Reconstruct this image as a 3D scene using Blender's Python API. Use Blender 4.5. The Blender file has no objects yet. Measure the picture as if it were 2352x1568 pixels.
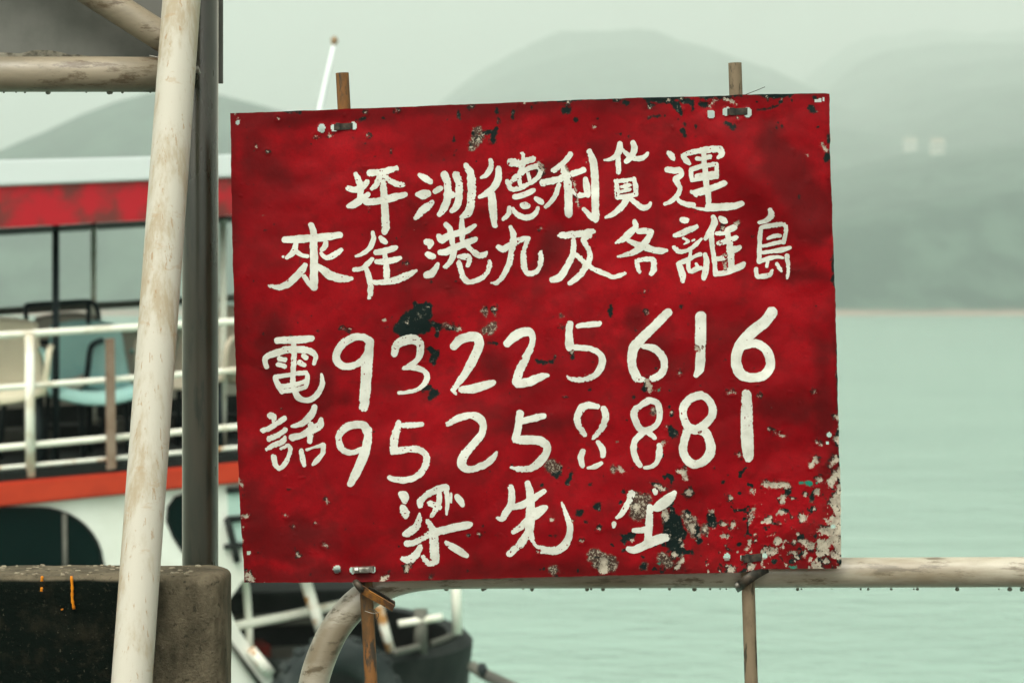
import bpy, bmesh, math, random
import numpy as np
from mathutils import Vector, Matrix

scene = bpy.context.scene
col = scene.collection
R = math.radians

# ------------------------------------------------------------------ camera, world, sun, exposure
EYE = 1.6                 # eye height above the pier
FPX = 85.0 / 36.0 * 2352  # focal length in pixels of the 2352 px wide view
HOR = 700.0               # row of the horizon in that view
CX = 1176.0
DS = 4.16                 # distance of the sign

cam = bpy.data.cameras.new('camera')
cam.lens = 85; cam.sensor_width = 36; cam.sensor_fit = 'HORIZONTAL'
cam.shift_y = -(784 - HOR) / 2352
cam.clip_start = 0.1; cam.clip_end = 20000
cam.dof.use_dof = True; cam.dof.focus_distance = DS; cam.dof.aperture_fstop = 6.8
camo = bpy.data.objects.new('camera', cam); col.objects.link(camo)
camo.location = (0, 0, EYE); camo.rotation_euler = (R(90), 0, 0)
scene.camera = camo

SUN_EL, SUN_AZ = 58.0, 205.0      # azimuth measured from +Y clockwise: behind the camera, a little to the left
world = bpy.data.worlds.new('World'); scene.world = world; world.use_nodes = True
nt = world.node_tree; nt.nodes.clear()
sky = nt.nodes.new('ShaderNodeTexSky'); sky.sky_type = 'NISHITA'; sky.sun_disc = False
sky.sun_elevation = R(SUN_EL); sky.sun_rotation = R(SUN_AZ)
sky.air_density = 1.0; sky.dust_density = 6.0; sky.ozone_density = 1.0
hsv = nt.nodes.new('ShaderNodeHueSaturation'); hsv.inputs['Saturation'].default_value = 0.10
tint = nt.nodes.new('ShaderNodeMix'); tint.data_type = 'RGBA'; tint.blend_type = 'MULTIPLY'
tint.inputs['Factor'].default_value = 1.0; tint.inputs[7].default_value = (1.04, 1.03, 0.92, 1)
bg = nt.nodes.new('ShaderNodeBackground'); bg.inputs['Strength'].default_value = 0.10
wo = nt.nodes.new('ShaderNodeOutputWorld')
nt.links.new(sky.outputs[0], hsv.inputs['Color']); nt.links.new(hsv.outputs[0], tint.inputs[6])
nt.links.new(tint.outputs[2], bg.inputs['Color']); nt.links.new(bg.outputs[0], wo.inputs['Surface'])

sun = bpy.data.lights.new('sun', 'SUN'); sun.energy = 1.0; sun.angle = R(40); sun.color = (1.0, 0.98, 0.90)
suno = bpy.data.objects.new('sun', sun); col.objects.link(suno)
sd = Vector((math.sin(R(SUN_AZ)) * math.cos(R(SUN_EL)), math.cos(R(SUN_AZ)) * math.cos(R(SUN_EL)), math.sin(R(SUN_EL))))
suno.rotation_euler = sd.to_track_quat('Z', 'Y').to_euler(); suno.location = (0, -3, 30)

vs = scene.view_settings
vs.view_transform = 'Standard'; vs.look = 'None'; vs.gamma = 1.0; vs.use_curve_mapping = False
vs.exposure = 1.15
cy = scene.cycles
cy.use_denoising = True
try: cy.denoiser = 'OPENIMAGEDENOISE'
except Exception: pass
cy.sample_clamp_indirect = 4.0
cy.max_bounces = 8; cy.volume_bounces = 2; cy.caustics_reflective = False; cy.caustics_refractive = False

# ------------------------------------------------------------------ pixel helpers (2352 px wide view)
def P(px, py, D=DS):
    return Vector(((px - CX) * D / FPX, D, EYE + (HOR - py) * D / FPX))
K = 4096 / 2352.0
def S(x, y, D=DS):        # full size photograph pixels
    return P(x / K, y / K, D)

# ------------------------------------------------------------------ numpy noise
def _hash(ix, iy, seed):
    h = (ix.astype(np.int64) * 374761393 + iy.astype(np.int64) * 668265263 + seed * 974634721) & 0xFFFFFFFF
    h = ((h ^ (h >> 13)) * 1274126177) & 0xFFFFFFFF
    return ((h ^ (h >> 16)) & 0xFFFF) / 65535.0
def vnoise(x, y, seed=0):
    x = np.asarray(x, float); y = np.asarray(y, float)
    ix = np.floor(x); iy = np.floor(y); fx = x - ix; fy = y - iy
    fx = fx * fx * (3 - 2 * fx); fy = fy * fy * (3 - 2 * fy)
    a = _hash(ix, iy, seed); b = _hash(ix + 1, iy, seed); c = _hash(ix, iy + 1, seed); d = _hash(ix + 1, iy + 1, seed)
    return (a + (b - a) * fx) * (1 - fy) + (c + (d - c) * fx) * fy
def fbm(x, y, scale, octv=3, seed=0):
    s = 0; amp = 1; tot = 0
    for o in range(octv):
        s = s + amp * (vnoise(x / scale * 2 ** o, y / scale * 2 ** o, seed + o * 17) * 2 - 1); tot += amp; amp *= 0.5
    return s / tot
def seg_sdf(X, Y, pts, scale_r=0.5):
    """distance to a chain of round segments with changing width; pts = (x, y, width)"""
    out = np.full(X.shape, 1e9)
    if len(pts) == 1:
        x, y, w = pts[0]
        return np.hypot(X - x, Y - y) - w * scale_r
    for (x0, y0, w0), (x1, y1, w1) in zip(pts, pts[1:]):
        dx, dy = x1 - x0, y1 - y0
        t = np.clip(((X - x0) * dx + (Y - y0) * dy) / max(dx * dx + dy * dy, 1e-6), 0, 1)
        d = np.hypot(X - x0 - t * dx, Y - y0 - t * dy) - (w0 + (w1 - w0) * t) * scale_r
        out = np.minimum(out, d)
    return out

# ------------------------------------------------------------------ materials
MATS = {}
class NB:
    def __init__(self, name):
        self.m = bpy.data.materials.new(name); self.m.use_nodes = True
        self.t = self.m.node_tree; self.t.nodes.clear()
        self.out = self.n('ShaderNodeOutputMaterial')
        self.b = self.n('ShaderNodeBsdfPrincipled')
        self.l(self.b.outputs[0], self.out.inputs['Surface'])
        MATS[name] = self.m
        self.co = None
    def n(self, k, **kw):
        x = self.t.nodes.new(k)
        for a, v in kw.items(): setattr(x, a, v)
        return x
    def l(self, a, b): self.t.links.new(a, b)
    def coord(self):
        if self.co is None: self.co = self.n('ShaderNodeTexCoord').outputs['Object']
        return self.co
    def scaled(self, sc):
        mp = self.n('ShaderNodeMapping'); self.l(self.coord(), mp.inputs[0]); mp.inputs['Scale'].default_value = sc
        return mp.outputs[0]
    def noise(self, scale, detail=4, rough=0.55, stretch=None, dist=0.0):
        x = self.n('ShaderNodeTexNoise'); x.inputs['Scale'].default_value = scale
        x.inputs['Detail'].default_value = detail; x.inputs['Roughness'].default_value = rough
        x.inputs['Distortion'].default_value = dist
        self.l(self.scaled(stretch) if stretch else self.coord(), x.inputs['Vector'])
        return x.outputs['Fac']
    def ramp(self, fac, a, b, lo=0.0, hi=1.0):
        x = self.n('ShaderNodeMapRange'); x.interpolation_type = 'SMOOTHSTEP'
        self.l(fac, x.inputs[0])
        for i, v in zip((1, 2, 3, 4), (a, b, lo, hi)): x.inputs[i].default_value = v
        return x.outputs[0]
    def mix(self, fac, a, b, mode='MIX'):
        x = self.n('ShaderNodeMix'); x.data_type = 'RGBA'; x.blend_type = mode
        if isinstance(fac, (int, float)): x.inputs[0].default_value = fac
        else: self.l(fac, x.inputs[0])
        for i, v in ((6, a), (7, b)):
            if isinstance(v, (tuple, list)): x.inputs[i].default_value = (*v[:3], 1)
            else: self.l(v, x.inputs[i])
        return x.outputs[2]
    def math(self, op, a, b=0.0):
        x = self.n('ShaderNodeMath', operation=op)
        for i, v in ((0, a), (1, b)):
            if isinstance(v, (int, float)): x.inputs[i].default_value = v
            else: self.l(v, x.inputs[i])
        return x.outputs[0]
    def attr(self, name):
        x = self.n('ShaderNodeAttribute'); x.attribute_name = name
        return x.outputs['Fac']
    def base(self, v):
        if isinstance(v, (tuple, list)): self.b.inputs['Base Color'].default_value = (*v[:3], 1)
        else: self.l(v, self.b.inputs['Base Color'])
    def rough(self, v):
        if isinstance(v, (int, float)): self.b.inputs['Roughness'].default_value = v
        else: self.l(v, self.b.inputs['Roughness'])
    def bump(self, h, strength=0.4, dist=0.002):
        x = self.n('ShaderNodeBump'); x.inputs['Strength'].default_value = strength; x.inputs['Distance'].default_value = dist
        self.l(h, x.inputs['Height']); self.l(x.outputs[0], self.b.inputs['Normal'])
    def set(self, **kw):
        for k, v in kw.items(): self.b.inputs[k.replace('_', ' ')].default_value = v

def simple(name, c, var=None, scale=20, rough=0.5, metal=0.0, spec=0.12, bump=0.0, bscale=60, bdist=0.001, stretch=None, lo=0.4, hi=0.65):
    m = NB(name)
    if var is not None: m.base(m.mix(m.ramp(m.noise(scale, 5, 0.6, stretch), lo, hi), c, var))
    else: m.base(c)
    m.rough(rough); m.set(Metallic=metal, Specular_IOR_Level=spec)
    if bump: m.bump(m.noise(bscale, 5, 0.6), bump, bdist)
    return m.m

def m_pole():
    m = NB('cream_painted_pipe')
    a = m.ramp(m.noise(16, 6, 0.7, (1, 1, 0.22)), 0.46, 0.64)
    c = m.mix(a, (0.49, 0.465, 0.40), (0.37, 0.31, 0.22))
    b = m.ramp(m.noise(120, 4, 0.7, (1, 1, 0.13)), 0.60, 0.66)
    c = m.mix(m.math('MULTIPLY', b, 0.6), c, (0.30, 0.17, 0.07))
    d = m.ramp(m.noise(26, 4, 0.65, (0.6, 0.6, 1.3)), 0.60, 0.66)
    c = m.mix(m.math('MULTIPLY', d, 0.30), c, (0.36, 0.22, 0.10))
    m.base(c); m.rough(0.55); m.set(Specular_IOR_Level=0.2)
    m.bump(m.noise(160, 4, 0.6, (1, 1, 0.4)), 0.25, 0.0006)
def m_steel(name, c1, c2, c3, rough=0.38, st=(1, 1, 0.2), spec=0.9, sheen=0.0):
    m = NB(name)
    c = m.mix(m.ramp(m.noise(12, 6, 0.65, st), 0.40, 0.60), c1, c2)
    c = m.mix(m.ramp(m.noise(45, 5, 0.7, st), 0.52, 0.64), c, c3)
    m.base(c); m.rough(m.ramp(m.noise(20, 4, 0.6, st), 0.3, 0.7, rough - 0.08, rough + 0.14)); m.set(Specular_IOR_Level=spec, Metallic=0.0)
    m.bump(m.noise(180, 3, 0.6), 0.2, 0.0006)
    if sheen: m.set(Sheen_Weight=sheen, Sheen_Roughness=0.35, IOR=1.6); m.b.inputs['Sheen Tint'].default_value = (0.95, 0.86, 0.72, 1)
def m_rod(name, c1, c2, c3):
    m = NB(name)
    c = m.mix(m.ramp(m.noise(22, 5, 0.7, (1, 1, 0.35)), 0.4, 0.62), c1, c2)
    c = m.mix(m.ramp(m.noise(60, 5, 0.7, (1, 1, 0.25)), 0.52, 0.62), c, c3)
    m.base(c); m.rough(0.75); m.set(Specular_IOR_Level=0.3); m.bump(m.noise(300, 4, 0.6), 0.5, 0.0006)

m_pole()
m_steel('dark_galvanised_pipe', (0.018, 0.021, 0.012), (0.034, 0.031, 0.019), (0.012, 0.016, 0.009), 0.30, (1, 1, 0.2), 0.5, 0.6)
m_steel('weathered_pipe', (0.27, 0.225, 0.16), (0.18, 0.15, 0.105), (0.10, 0.07, 0.04), 0.42, (0.3, 1, 1), 0.5)
m_steel('rail_pipe', (0.42, 0.38, 0.30), (0.25, 0.205, 0.14), (0.12, 0.09, 0.05), 0.34, (0.25, 1, 1), 0.8, 0.25)
m_rod('rusty_rod', (0.10, 0.055, 0.022), (0.22, 0.095, 0.028), (0.05, 0.04, 0.028))
m_rod('brown_rod', (0.13, 0.095, 0.06), (0.20, 0.15, 0.095), (0.05, 0.04, 0.025))
simple('grey_sheet', (0.15, 0.15, 0.135), (0.105, 0.11, 0.095), 6, 0.6, spec=0.3, bump=0.15, bscale=12, bdist=0.01)
simple('silt', (0.20, 0.185, 0.145), (0.07, 0.065, 0.05), 60, 0.9, bump=0.8, bscale=200, bdist=0.003, spec=0.1)
simple('dark_band', (0.035, 0.033, 0.028), (0.08, 0.065, 0.05), 60, 0.45, metal=0.3)
simple('rust_band', (0.30, 0.13, 0.03), (0.09, 0.05, 0.03), 45, 0.7, bump=0.4, bscale=200)
simple('bright_steel', (0.42, 0.41, 0.37), (0.22, 0.20, 0.17), 80, 0.38, metal=0.7)
simple('wire', (0.04, 0.035, 0.03), rough=0.5)
m = NB('drop'); m.base((0.22, 0.23, 0.18)); m.rough(0.05); m.set(Transmission_Weight=0.45, IOR=1.33)

def m_sign():
    m = NB('red_paint')
    n1 = m.ramp(m.noise(5.0, 5, 0.6), 0.32, 0.68)
    red = m.mix(n1, (0.165, 0.0018, 0.0046), (0.305, 0.0034, 0.0080))
    n2 = m.ramp(m.noise(24, 6, 0.7), 0.46, 0.68)
    red = m.mix(m.math('MULTIPLY', n2, 0.6), red, (0.115, 0.0050, 0.006))
    n3 = m.ramp(m.noise(7, 5, 0.65, dist=0.8), 0.50, 0.68)
    red = m.mix(m.math('MULTIPLY', n3, 0.62), red, (0.085, 0.006, 0.006))
    n4 = m.ramp(m.noise(420, 2, 0.5), 0.3, 0.75)
    red = m.mix(m.math('MULTIPLY', n4, 0.35), red, (0.13, 0.004, 0.005))
    stain_shade = m.ramp(m.math('ADD', m.attr('sdf_stain_shade'), m.math('MULTIPLY', m.math('SUBTRACT', m.noise(11, 5, 0.65), 0.5), 150.0)), 48.0, -14.0)
    red = m.mix(m.math('MULTIPLY', stain_shade, 0.62), red, (0.060, 0.0045, 0.005))  # grime and the fold's shade, both darkened into the red
    jag = m.math('MULTIPLY', m.math('SUBTRACT', m.noise(130, 4, 0.65), 0.5), 34.0)
    jag2 = m.math('MULTIPLY', m.math('SUBTRACT', m.noise(210, 5, 0.75), 0.5), 52.0)
    def mask(name, soft, jn):
        return m.ramp(m.math('ADD', m.attr(name), jn), soft, -soft)
    brown = mask('sdf_brown', 7.0, jag)
    speck = m.ramp(m.noise(210, 5, 0.75), 0.52, 0.57)
    c = m.mix(m.math('MULTIPLY', brown, 0.88), red, (0.040, 0.036, 0.027))
    c = m.mix(m.math('MULTIPLY', m.math('MULTIPLY', brown, speck), 0.8), c, (0.40, 0.36, 0.28))
    dark = mask('sdf_dark', 4.0, jag)
    halo = m.math('MULTIPLY', m.ramp(m.math('ADD', m.attr('sdf_bare'), m.math('MULTIPLY', jag, 2.2)), 15.0, 6.0), m.ramp(m.noise(38, 5, 0.7), 0.50, 0.58))
    c = m.mix(m.math('MULTIPLY', halo, 0.92), c, (0.012, 0.014, 0.012))
    dkc = m.mix(m.math('MULTIPLY', m.ramp(m.noise(120, 5, 0.75), 0.60, 0.66), 0.6), (0.006, 0.013, 0.012), (0.20, 0.19, 0.15))
    c = m.mix(dark, c, dkc)
    green = mask('sdf_green', 3.0, jag2)
    c = m.mix(green, c, (0.01, 0.19, 0.13))
    bare = mask('sdf_bare', 2.0, m.math('ADD', jag2, m.math('MULTIPLY', jag, 0.7)))
    bc = m.mix(m.ramp(m.noise(70, 4, 0.6), 0.35, 0.7), (0.47, 0.42, 0.335), (0.26, 0.225, 0.18))
    bc = m.mix(m.ramp(m.noise(170, 5, 0.75), 0.57, 0.62), bc, (0.035, 0.032, 0.026))
    c = m.mix(bare, c, bc)
    m.base(c)
    m.rough(m.ramp(m.noise(14, 4, 0.6), 0.3, 0.7, 0.40, 0.58)); m.set(Specular_IOR_Level=0.06)
    h = m.math('SUBTRACT', m.noise(45, 5, 0.6), m.math('MULTIPLY', bare, 0.5))
    m.bump(h, 0.5, 0.0020)
m_sign()
def m_letter():
    m = NB('white_lettering_paint')
    c = m.mix(m.ramp(m.noise(40, 5, 0.65), 0.4, 0.75), (0.64, 0.65, 0.59), (0.51, 0.51, 0.445))
    c = m.mix(m.math('MULTIPLY', m.ramp(m.noise(150, 5, 0.75), 0.60, 0.66), 0.55), c, (0.38, 0.34, 0.27))
    m.base(c); m.rough(0.6); m.set(Specular_IOR_Level=0.12); m.bump(m.noise(220, 4, 0.6), 0.25, 0.0006)
m_letter()

def m_concrete():
    m = NB('wet_concrete')
    sx = m.n('ShaderNodeSeparateXYZ'); m.l(m.coord(), sx.inputs[0])
    n = m.noise(9, 6, 0.65, (1, 1, 0.5)); fine = m.noise(140, 4, 0.7)
    # algae stain covers the face away from the worn end
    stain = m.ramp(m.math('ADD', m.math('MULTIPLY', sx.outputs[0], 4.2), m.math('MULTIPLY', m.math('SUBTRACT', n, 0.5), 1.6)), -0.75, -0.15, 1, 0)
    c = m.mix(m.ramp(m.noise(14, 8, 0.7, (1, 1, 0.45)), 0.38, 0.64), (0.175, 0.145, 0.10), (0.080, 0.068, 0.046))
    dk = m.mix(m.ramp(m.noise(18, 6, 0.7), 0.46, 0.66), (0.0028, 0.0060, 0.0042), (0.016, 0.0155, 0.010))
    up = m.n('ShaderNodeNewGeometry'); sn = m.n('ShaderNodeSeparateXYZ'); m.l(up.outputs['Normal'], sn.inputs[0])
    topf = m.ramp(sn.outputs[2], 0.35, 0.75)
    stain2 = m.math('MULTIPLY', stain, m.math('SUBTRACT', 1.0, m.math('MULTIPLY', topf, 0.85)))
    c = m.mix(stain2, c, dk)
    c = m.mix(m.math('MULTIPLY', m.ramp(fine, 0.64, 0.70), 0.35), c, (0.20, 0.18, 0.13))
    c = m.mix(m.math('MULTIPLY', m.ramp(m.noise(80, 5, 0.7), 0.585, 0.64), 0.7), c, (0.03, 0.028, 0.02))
    m.base(c); m.rough(0.72); m.set(Specular_IOR_Level=0.04)
    m.bump(m.math('ADD', m.noise(45, 7, 0.72), m.math('MULTIPLY', fine, 0.5)), 0.9, 0.007)
m_concrete()
simple('pier_concrete', (0.085, 0.082, 0.07), (0.05, 0.048, 0.04), 3, 0.5, bump=0.4, bscale=40, bdist=0.003)
simple('gravel', (0.30, 0.26, 0.19), (0.12, 0.10, 0.07), 40, 0.9)
simple('orange_paint', (0.62, 0.22, 0.01), (0.5, 0.15, 0.01), 90, 0.5)

simple('boat_white', (0.78, 0.80, 0.74), (0.68, 0.69, 0.62), 1.5, 0.5)
simple('boat_white_rust', (0.76, 0.76, 0.68), (0.42, 0.20, 0.06), 7, 0.55, lo=0.50, hi=0.62)
simple('boat_rail_white', (0.82, 0.82, 0.72), (0.62, 0.56, 0.44), 5, 0.5, lo=0.50, hi=0.66)
simple('canopy_white', (0.66, 0.70, 0.705), rough=0.45)
simple('canopy_red', (0.46, 0.018, 0.028), (0.17, 0.040, 0.036), 4.5, 0.6, lo=0.42, hi=0.62)
simple('boat_orange', (0.50, 0.050, 0.022), (0.42, 0.042, 0.02), 4, 0.5)
simple('boat_dark', (0.010, 0.014, 0.013), (0.022, 0.026, 0.024), 3, 0.6)
simple('boat_grey', (0.13, 0.13, 0.11), (0.08, 0.08, 0.07), 3, 0.7)
simple('boat_brown', (0.27, 0.20, 0.15), (0.20, 0.13, 0.09), 5, 0.7)
simple('boat_red_deck', (0.16, 0.02, 0.015), (0.05, 0.03, 0.025), 3, 0.7)
simple('window_glass', (0.003, 0.012, 0.011), rough=0.12, spec=0.2)
simple('pale_glass', (0.45, 0.62, 0.56), rough=0.15, spec=0.6)
simple('rubber', (0.022, 0.029, 0.029), (0.042, 0.050, 0.049), 6, 0.7, bump=0.3, bscale=20, bdist=0.01)
simple('plastic_blue', (0.40, 0.66, 0.62), (0.28, 0.56, 0.56), 2, 0.4)
simple('plastic_beige', (0.52, 0.46, 0.36), rough=0.45)
simple('plastic_cream', (0.72, 0.66, 0.50), rough=0.45)
simple('plastic_grey', (0.46, 0.42, 0.35), rough=0.45)
simple('tube_black', (0.012, 0.02, 0.022), rough=0.4)
simple('house_white', (0.46, 0.45, 0.40), rough=0.7)
simple('house_roof', (0.35, 0.28, 0.22), rough=0.8)
simple('lamp_brown', (0.25, 0.17, 0.10), rough=0.6)

# ------------------------------------------------------------------ objects
def tag(o, label=None, cat=None, group=None, kind=None):
    for k, v in (('label', label), ('category', cat), ('group', group), ('kind', kind)):
        if v: o[k] = v
    return o
WORLD = {}
def thing(name, label, cat, loc, rot=None, group=None):
    o = bpy.data.objects.new(name, None); o.empty_display_size = 0.1
    mw = Matrix.Translation(Vector(loc)) @ (rot.to_4x4() if rot else Matrix())
    o.matrix_world = mw; WORLD[o.name] = mw
    col.objects.link(o)
    return tag(o, label, cat, group)
def part(name, vf, mat, parent=None, smooth=True, origin=None):
    """vf = (verts in world space, faces)"""
    v = np.asarray([tuple(p) for p in vf[0]], float).reshape(-1, 3)
    if parent is not None: mw = WORLD[parent.name]
    else:
        o0 = origin if origin is not None else ((v.min(0)[0] + v.max(0)[0]) / 2, (v.min(0)[1] + v.max(0)[1]) / 2, v.min(0)[2])
        mw = Matrix.Translation(Vector(o0))
    inv = np.array(mw.inverted()); v = v @ inv[:3, :3].T + inv[:3, 3]
    me = bpy.data.meshes.new(name); me.from_pydata(v.tolist(), [], [tuple(f) for f in vf[1]])
    me.validate(); me.materials.append(MATS[mat])
    if smooth: me.shade_smooth()
    o = bpy.data.objects.new(name, me); col.objects.link(o)
    if parent is not None: o.parent = parent; WORLD[o.name] = mw
    else: o.matrix_world = mw; WORLD[o.name] = mw
    return o
def flat_angle(o, deg=35):
    me = o.data
    me.set_sharp_from_angle(angle=R(deg))
    return o

def tube(pts, r, seg=16, cap=True, closed=False):
    pts = [Vector(p) for p in pts]; n = len(pts)
    rs = r if isinstance(r, (list, tuple)) else [r] * n
    V, F = [], []
    t0 = (pts[1] - pts[0]).normalized()
    u = t0.orthogonal().normalized()
    for i in range(n):
        if closed: t = (pts[(i + 1) % n] - pts[i - 1]).normalized()
        else: t = (pts[min(i + 1, n - 1)] - pts[max(i - 1, 0)]).normalized()
        u = (u - t * u.dot(t)).normalized(); w = t.cross(u)
        for k in range(seg):
            a = 2 * math.pi * k / seg
            V.append(pts[i] + (u * math.cos(a) + w * math.sin(a)) * rs[i])
    for i in range(n if closed else n - 1):
        j = (i + 1) % n
        for k in range(seg):
            k2 = (k + 1) % seg
            F.append((i * seg + k, i * seg + k2, j * seg + k2, j * seg + k))
    if cap and not closed:
        F.append(tuple(range(seg))[::-1]); F.append(tuple((n - 1) * seg + k for k in range(seg)))
    return V, F
def merge(*vfs):
    V, F = [], []
    for v, f in vfs:
        o = len(V); V += list(v); F += [tuple(i + o for i in q) for q in f]
    return V, F
def bm_out(bm):
    bm.verts.index_update()
    V = [v.co.copy() for v in bm.verts]; F = [tuple(v.index for v in f.verts) for f in bm.faces]; bm.free()
    return V, F
def box(c, size, rot=None, bev=0.0, seg=2):
    bm = bmesh.new(); bmesh.ops.create_cube(bm, size=1.0)
    for v in bm.verts: v.co = Vector((v.co.x * size[0], v.co.y * size[1], v.co.z * size[2]))
    if bev: bmesh.ops.bevel(bm, geom=bm.edges[:], offset=bev, segments=seg, affect='EDGES', profile=0.6)
    mt = Matrix.Translation(Vector(c)) @ (rot.to_4x4() if rot else Matrix())
    bmesh.ops.transform(bm, matrix=mt, verts=bm.verts)
    return bm_out(bm)
def prism(loop, off, bev=0.0):
    """closed polygon extruded along the vector off"""
    n = len(loop); off = Vector(off)
    V = [Vector(p) for p in loop] + [Vector(p) + off for p in loop]
    F = [tuple(range(n))[::-1], tuple(range(n, 2 * n))] + [(i, (i + 1) % n, n + (i + 1) % n, n + i) for i in range(n)]
    bm = bmesh.new(); bv = [bm.verts.new(v) for v in V]
    for f in F: bm.faces.new([bv[i] for i in f])
    bmesh.ops.recalc_face_normals(bm, faces=bm.faces)
    if bev: bmesh.ops.bevel(bm, geom=bm.edges[:], offset=bev, segments=2, affect='EDGES')
    return bm_out(bm)
def cat(pts, n=8):
    """smooth curve through points"""
    pts = [Vector(p) for p in pts]; q = [pts[0] * 2 - pts[1]] + pts + [pts[-1] * 2 - pts[-2]]; out = []
    for i in range(1, len(q) - 2):
        for k in range(n):
            t = k / n; a, b, c, d = q[i - 1], q[i], q[i + 1], q[i + 2]
            out.append(0.5 * ((2 * b) + (c - a) * t + (2 * a - 5 * b + 4 * c - d) * t * t + (3 * b - a - 3 * c + d) * t ** 3))
    out.append(pts[-1]); return out

WATER_Z = -1.8
# ------------------------------------------------------------------ water, pier, terrain, haze
def water():
    m = NB('sea_water')
    n = m.ramp(m.noise(0.05, 3, 0.5, (1, 2.5, 1)), 0.3, 0.7)
    m.base(m.mix(n, (0.235, 0.365, 0.30), (0.195, 0.315, 0.26))); m.rough(0.16); m.set(IOR=1.33)
    w = m.math('ADD', m.noise(0.42, 5, 0.6, (0.8, 1.1, 1)), m.math('MULTIPLY', m.noise(2.2, 4, 0.6, (0.9, 1.1, 1)), 0.35))
    m.bump(w, 0.7, 0.14)
    V = [(-9000, 4.6, WATER_Z), (9000, 4.6, WATER_Z), (9000, 9000, WATER_Z), (-9000, 9000, WATER_Z),
         (-9000, -3000, WATER_Z), (9000, -3000, WATER_Z)]
    o = part('sea', (V, [(0, 1, 2, 3), (4, 5, 1, 0)]), 'sea_water', smooth=False, origin=(0, 0, 0))
    tag(o, kind='structure', label='pale green rippled sea beyond the railing')
water()
o = part('pier', box((0, -3.75, -1.35), (26, 16.5, 2.7), bev=0.02), 'pier_concrete', smooth=False)
tag(o, kind='structure', label='concrete pier floor under railing and wall')
def terrain():
    m = NB('hillside')
    c = m.mix(m.ramp(m.noise(0.03, 8, 0.72, (1.4, 0.45, 0.8)), 0.42, 0.60), (0.008, 0.030, 0.024), (0.038, 0.076, 0.058))
    g = m.n('ShaderNodeNewGeometry'); sz = m.n('ShaderNodeSeparateXYZ'); m.l(g.outputs['Position'], sz.inputs[0])
    beach = m.ramp(m.math('ADD', sz.outputs[2], m.math('MULTIPLY', m.noise(0.02, 4, 0.6), 5.0)), 3.6, 0.9)
    m.base(m.mix(beach, c, (0.27, 0.19, 0.155))); m.rough(0.95); m.set(Specular_IOR_Level=0.1)
    nx, ny = 320, 260
    xs = np.linspace(-3400, 3400, nx); ys = np.linspace(640, 4900, ny)
    X, Y = np.meshgrid(xs, ys)
    def peak(px, py, D, sx, sb=400, fr=None, p=1.0):
        """a hill whose crest stands in that direction at distance D; its near side climbs evenly from the shore"""
        x0 = (px - CX) * D / FPX; h = (HOR - py) * D / FPX + EYE - WATER_Z
        ex = np.where(X < x0, (x0 - X) / sx[0], (X - x0) / sx[1])
        fr = fr or D - 780
        ey = np.where(Y < D, np.clip(1 - (D - Y) / fr, 0, 1) ** p, np.exp(-0.5 * ((Y - D) / sb) ** 2))
        return h * np.exp(-0.5 * np.abs(ex) ** 1.8) * ey
    H = np.zeros_like(X)
    for a in [(450, 285, 1500, (150, 130), 300, 560), (-500, 420, 1500, (330, 230), 300, 560),
              (1690, 212, 2900, (75, 95), 260, 300)]:
        pk = peak(*a)
        H = np.maximum(H, pk) * 0.8 + 0.2 * np.sqrt(H ** 2 + pk ** 2)
    # the big centre hill also climbs away from the viewer, its top lies far back
    prof = np.interp(Y, [1200, 1800, 2600, 3300, 3700, 4300, 4900], [0, 95, 212, 335, 405, 420, 330])
    g = np.where(X < 116, np.exp(-0.5 * ((X - 116) / 278) ** 2), np.exp(-0.5 * ((X - 116) / 420) ** 2))
    H = np.maximum(H, prof * g * (1 + 0.03 * fbm(X, Y, 240, 4, 74)))
    # the long slope on the right climbs steeply from the shore, then rolls back into the mist
    prof = np.interp(Y, [775, 850, 885, 985, 1300, 2000, 3000, 4000, 4900], [0, 19, 36, 57, 91, 155, 262, 392, 515])
    g = np.clip((X + 170 - 0.075 * np.clip(Y - 800, 0, None) + 60 * fbm(X, Y, 380, 2, 61)) / 600, 0, 1); g = g * g * (3 - 2 * g)
    H = np.maximum(H, prof * g * (1 + 0.05 * fbm(X, Y, 260, 3, 64) + 0.09 * fbm(X, Y, 900, 2, 67)))
    n = fbm(X, Y, 420, 5, 3); rd = 1 - np.abs(fbm(X, Y, 300, 4, 9)) * 2
    H = H * (1 + 0.07 * n) + H * 0.06 * rd
    sho = 770 + 40 * fbm(X, Y * 0, 500, 3, 5)
    land = np.clip((Y - sho) / 220, 0, 1)
    low = 16 * land * (0.7 + 0.5 * fbm(X, Y, 180, 3, 21))
    H = np.where(Y > sho, H * np.clip((Y - sho) / 160, 0, 1) ** 0.8 + low + 0.5, -6 * np.clip((sho - Y) / 60, 0.15, 1))
    # the strait opens far behind on the left
    Z = H + WATER_Z
    V = np.stack([X, Y, Z], -1).reshape(-1, 3)
    F = [(j * nx + i, j * nx + i + 1, (j + 1) * nx + i + 1, (j + 1) * nx + i) for j in range(ny - 1) for i in range(nx - 1)]
    o = part('hills', (V, F), 'hillside', origin=(0, 0, 0))
    tag(o, kind='structure', label='misty green hills across the water')
    return lambda x, y: float(Z[int(np.argmin(abs(ys - y))), int(np.argmin(abs(xs - x)))])
hz = terrain()

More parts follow.
